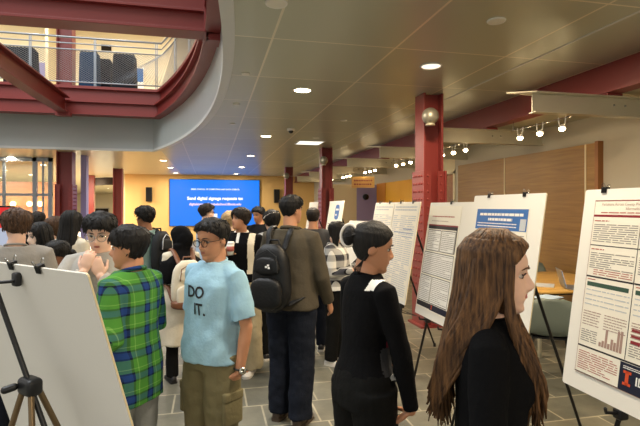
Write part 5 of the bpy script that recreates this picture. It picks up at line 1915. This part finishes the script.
# ------------------------------------------------------------------ table, chairs, laptop
tx, ty = 4.25, 5.35
tb = thing('table', 'maple topped table between the poster boards and the wood panelling', 'table', (tx, ty, 0))
MB().rbox((0, 0, .735), (1.5, 1.5, .03), .012, p=7).build('table_top', M['tabletop'], tb, True)
for sx in (-1, 1):
    for sy in (-1, 1):
        MB().tube([(sx * .62, sy * .62, .72), (sx * .62, sy * .62, .0)], .022, n=12).build('leg', M['steel'], tb, True)
MB().bbox((-.6, -.6, .68), (.6, .6, .715)).build('under_frame', M['blackmetal'], tb)


def chair(label, x, y, rz):
    c = thing('chair', label, 'chair', (x, y, 0), (0, 0, rz), 'grey plastic chairs at the table')
    # moulded shell: profile from seat front to back top, front is +y
    prof = [(.23, .455), (.20, .462), (.10, .445), (.0, .438), (-.10, .445), (-.17, .47), (-.205, .53), (-.225, .62), (-.245, .72), (-.26, .80), (-.265, .825)]
    wid = [.17, .205, .22, .225, .22, .215, .215, .218, .205, .165, .09]
    th = .012
    rings = []
    for (y_, z_), w in zip(prof, wid):
        ring = []
        for k in range(13):
            u = -1 + 2 * k / 12
            lift = .035 * abs(u) ** 3
            back = z_ > .5
            ring.append((u * w, y_ + (lift * 1.2 if back else 0), z_ + (0 if back else lift)))
        for k in range(12, -1, -1):
            u = -1 + 2 * k / 12
            lift = .035 * abs(u) ** 3
            back = z_ > .5
            ring.append((u * w, y_ + (lift * 1.2 if back else 0) - (th if back else 0), z_ + (0 if back else lift - th)))
        rings.append(ring)
    MB().loft(rings).build('shell', M['shell'], c, True)
    for sx in (-1, 1):
        MB().tube([(sx * .225, .14, .50), (sx * .265, .14, .60), (sx * .265, -.02, .655), (sx * .235, -.20, .66)], .014, n=8).build('armrest', M['black'], c, True)
        for sy in (-1, 1):
            l = MB().tube([(sx * .15, sy * .12, .43), (sx * .21, sy * .19, .22), (sx * .225, sy * .215, .06)], .012, n=10).build('leg', M['blackmetal'], c, True)
            MB().cyl((sx * .225 - .014, sy * .215, .03), (sx * .225 + .014, sy * .215, .03), .03, n=14).build('caster', M['black'], l, True)
    MB().bbox((-.17, -.14, .415), (.17, .14, .432)).build('seat_frame', M['blackmetal'], c)
    MB().rbox((0, .03, .462), (.38, .36, .03), .014, p=5).build('seat_pad', M['greyknit'], c, True)
    return c


ch = at(549, 300, 4.75)
chair('grey green moulded chair pushed up to the maple table, its back to the viewer', ch.x, ch.y, -YAW + R(-18))
chair('grey moulded chair on the far side of the maple table, only its top showing', at(540, 0, 7.35).x, at(540, 0, 7.35).y, R(172))
chair('grey chair beside the maple table, half hidden by the maroon lined poster board', 4.75, 4.22, R(25))
lp = at(570, 283, 5.55)
lt = thing('laptop', 'open laptop with a pale blue screen on the maple table', 'laptop', (lp.x + .05, lp.y, .751), (0, 0, R(62)))
MB().rbox((0, 0, .008), (.32, .22, .014), .005, p=8).build('keyboard_base', M['rail'], lt, True)
mm = Matrix.Translation((0, .11, .014)) @ Matrix.Rotation(R(-14), 4, 'X')
ld = MB().rbox((0, 0, .105), (.32, .008, .21), .003, p=8, mtx=mm).build('screen_lid', M['rail'], lt, True)
MB().bbox((-.15, -.0062, .012), (.15, -.0048, .20), mtx=mm).build('display', M['screencyan'], ld)
for k, (px, py, d, lab) in enumerate(((547, 292, 4.98, 'blue and white leaflet lying on the maple table by the chair'), (545, 283, 5.75, 'pale leaflet lying further along the maple table than the blue one'))):
    q = at(px, py, d)
    s_ = MB().box((0, 0, .0035), (.28, .20, .006)).build('leaflet', M['lightblue' if k == 0 else 'inkgrey'])
    s_.location = (q.x, q.y, .7505)
    s_.rotation_euler = (0, 0, R(20 + 30 * k))
    tag(s_, lab, 'leaflet')

# ------------------------------------------------------------------ light
def area(name, loc, size, energy, col, rot=(0, 0, 0), size_y=None, spread=None):
    l = bpy.data.lights.new(name, 'AREA')
    l.shape = 'DISK' if size_y is None else 'RECTANGLE'
    l.size = size
    if size_y:
        l.size_y = size_y
    l.energy = energy
    l.color = col
    if spread:
        l.spread = spread
    o = bpy.data.objects.new(name, l)
    COL.objects.link(o)
    o.location = loc
    o.rotation_euler = rot
    return o


WARM = (1.0, .87, .68)
for x, y in LIT:
    e_w = 190 if x < -3 else (42 if x < -1 else 46 if y > 5.5 else (34 if y > 4.5 else 28))
    area('downlight_lamp', (x, y, CZ - .03), .22, e_w, (1.0, .77, .50) if x > 2 else WARM)
for x, y, z, i in spot_lights:
    if i < 3:
        l = bpy.data.lights.new('spot_lamp', 'SPOT')
        l.energy = 75
        l.color = (1.0, .82, .56)
        l.spot_size = R(95)
        l.spot_blend = .8
        l.shadow_soft_size = .03
        o = bpy.data.objects.new('spot_lamp', l)
        COL.objects.link(o)
        o.location = (x, y, z)
        o.rotation_euler = (0, R(42) if i < 3 else R(10), 0)
for x in (-11, -8, -5.5, -3, -1.2):
    area('upper_lamp', (x, 16.6, 8.1), .5, 36, (1, .96, .88))
# daylight down the atrium
area('skylight', (-5.0, 5.5, 11.5), 9, 900, (.93, .97, 1.0), size_y=12)
w = bpy.data.worlds.new('world')
SC.world = w
w.use_nodes = True
bg = w.node_tree.nodes['Background']
bg.inputs['Color'].default_value = (1.0, .97, .92, 1)
bg.inputs['Strength'].default_value = .45

vs = SC.view_settings
vs.view_transform = 'Standard'
vs.look = 'None'
vs.gamma = 1
vs.use_curve_mapping = False
vs.exposure = 0.9
SC.cycles.max_bounces = 8
SC.cycles.sample_clamp_indirect = 6
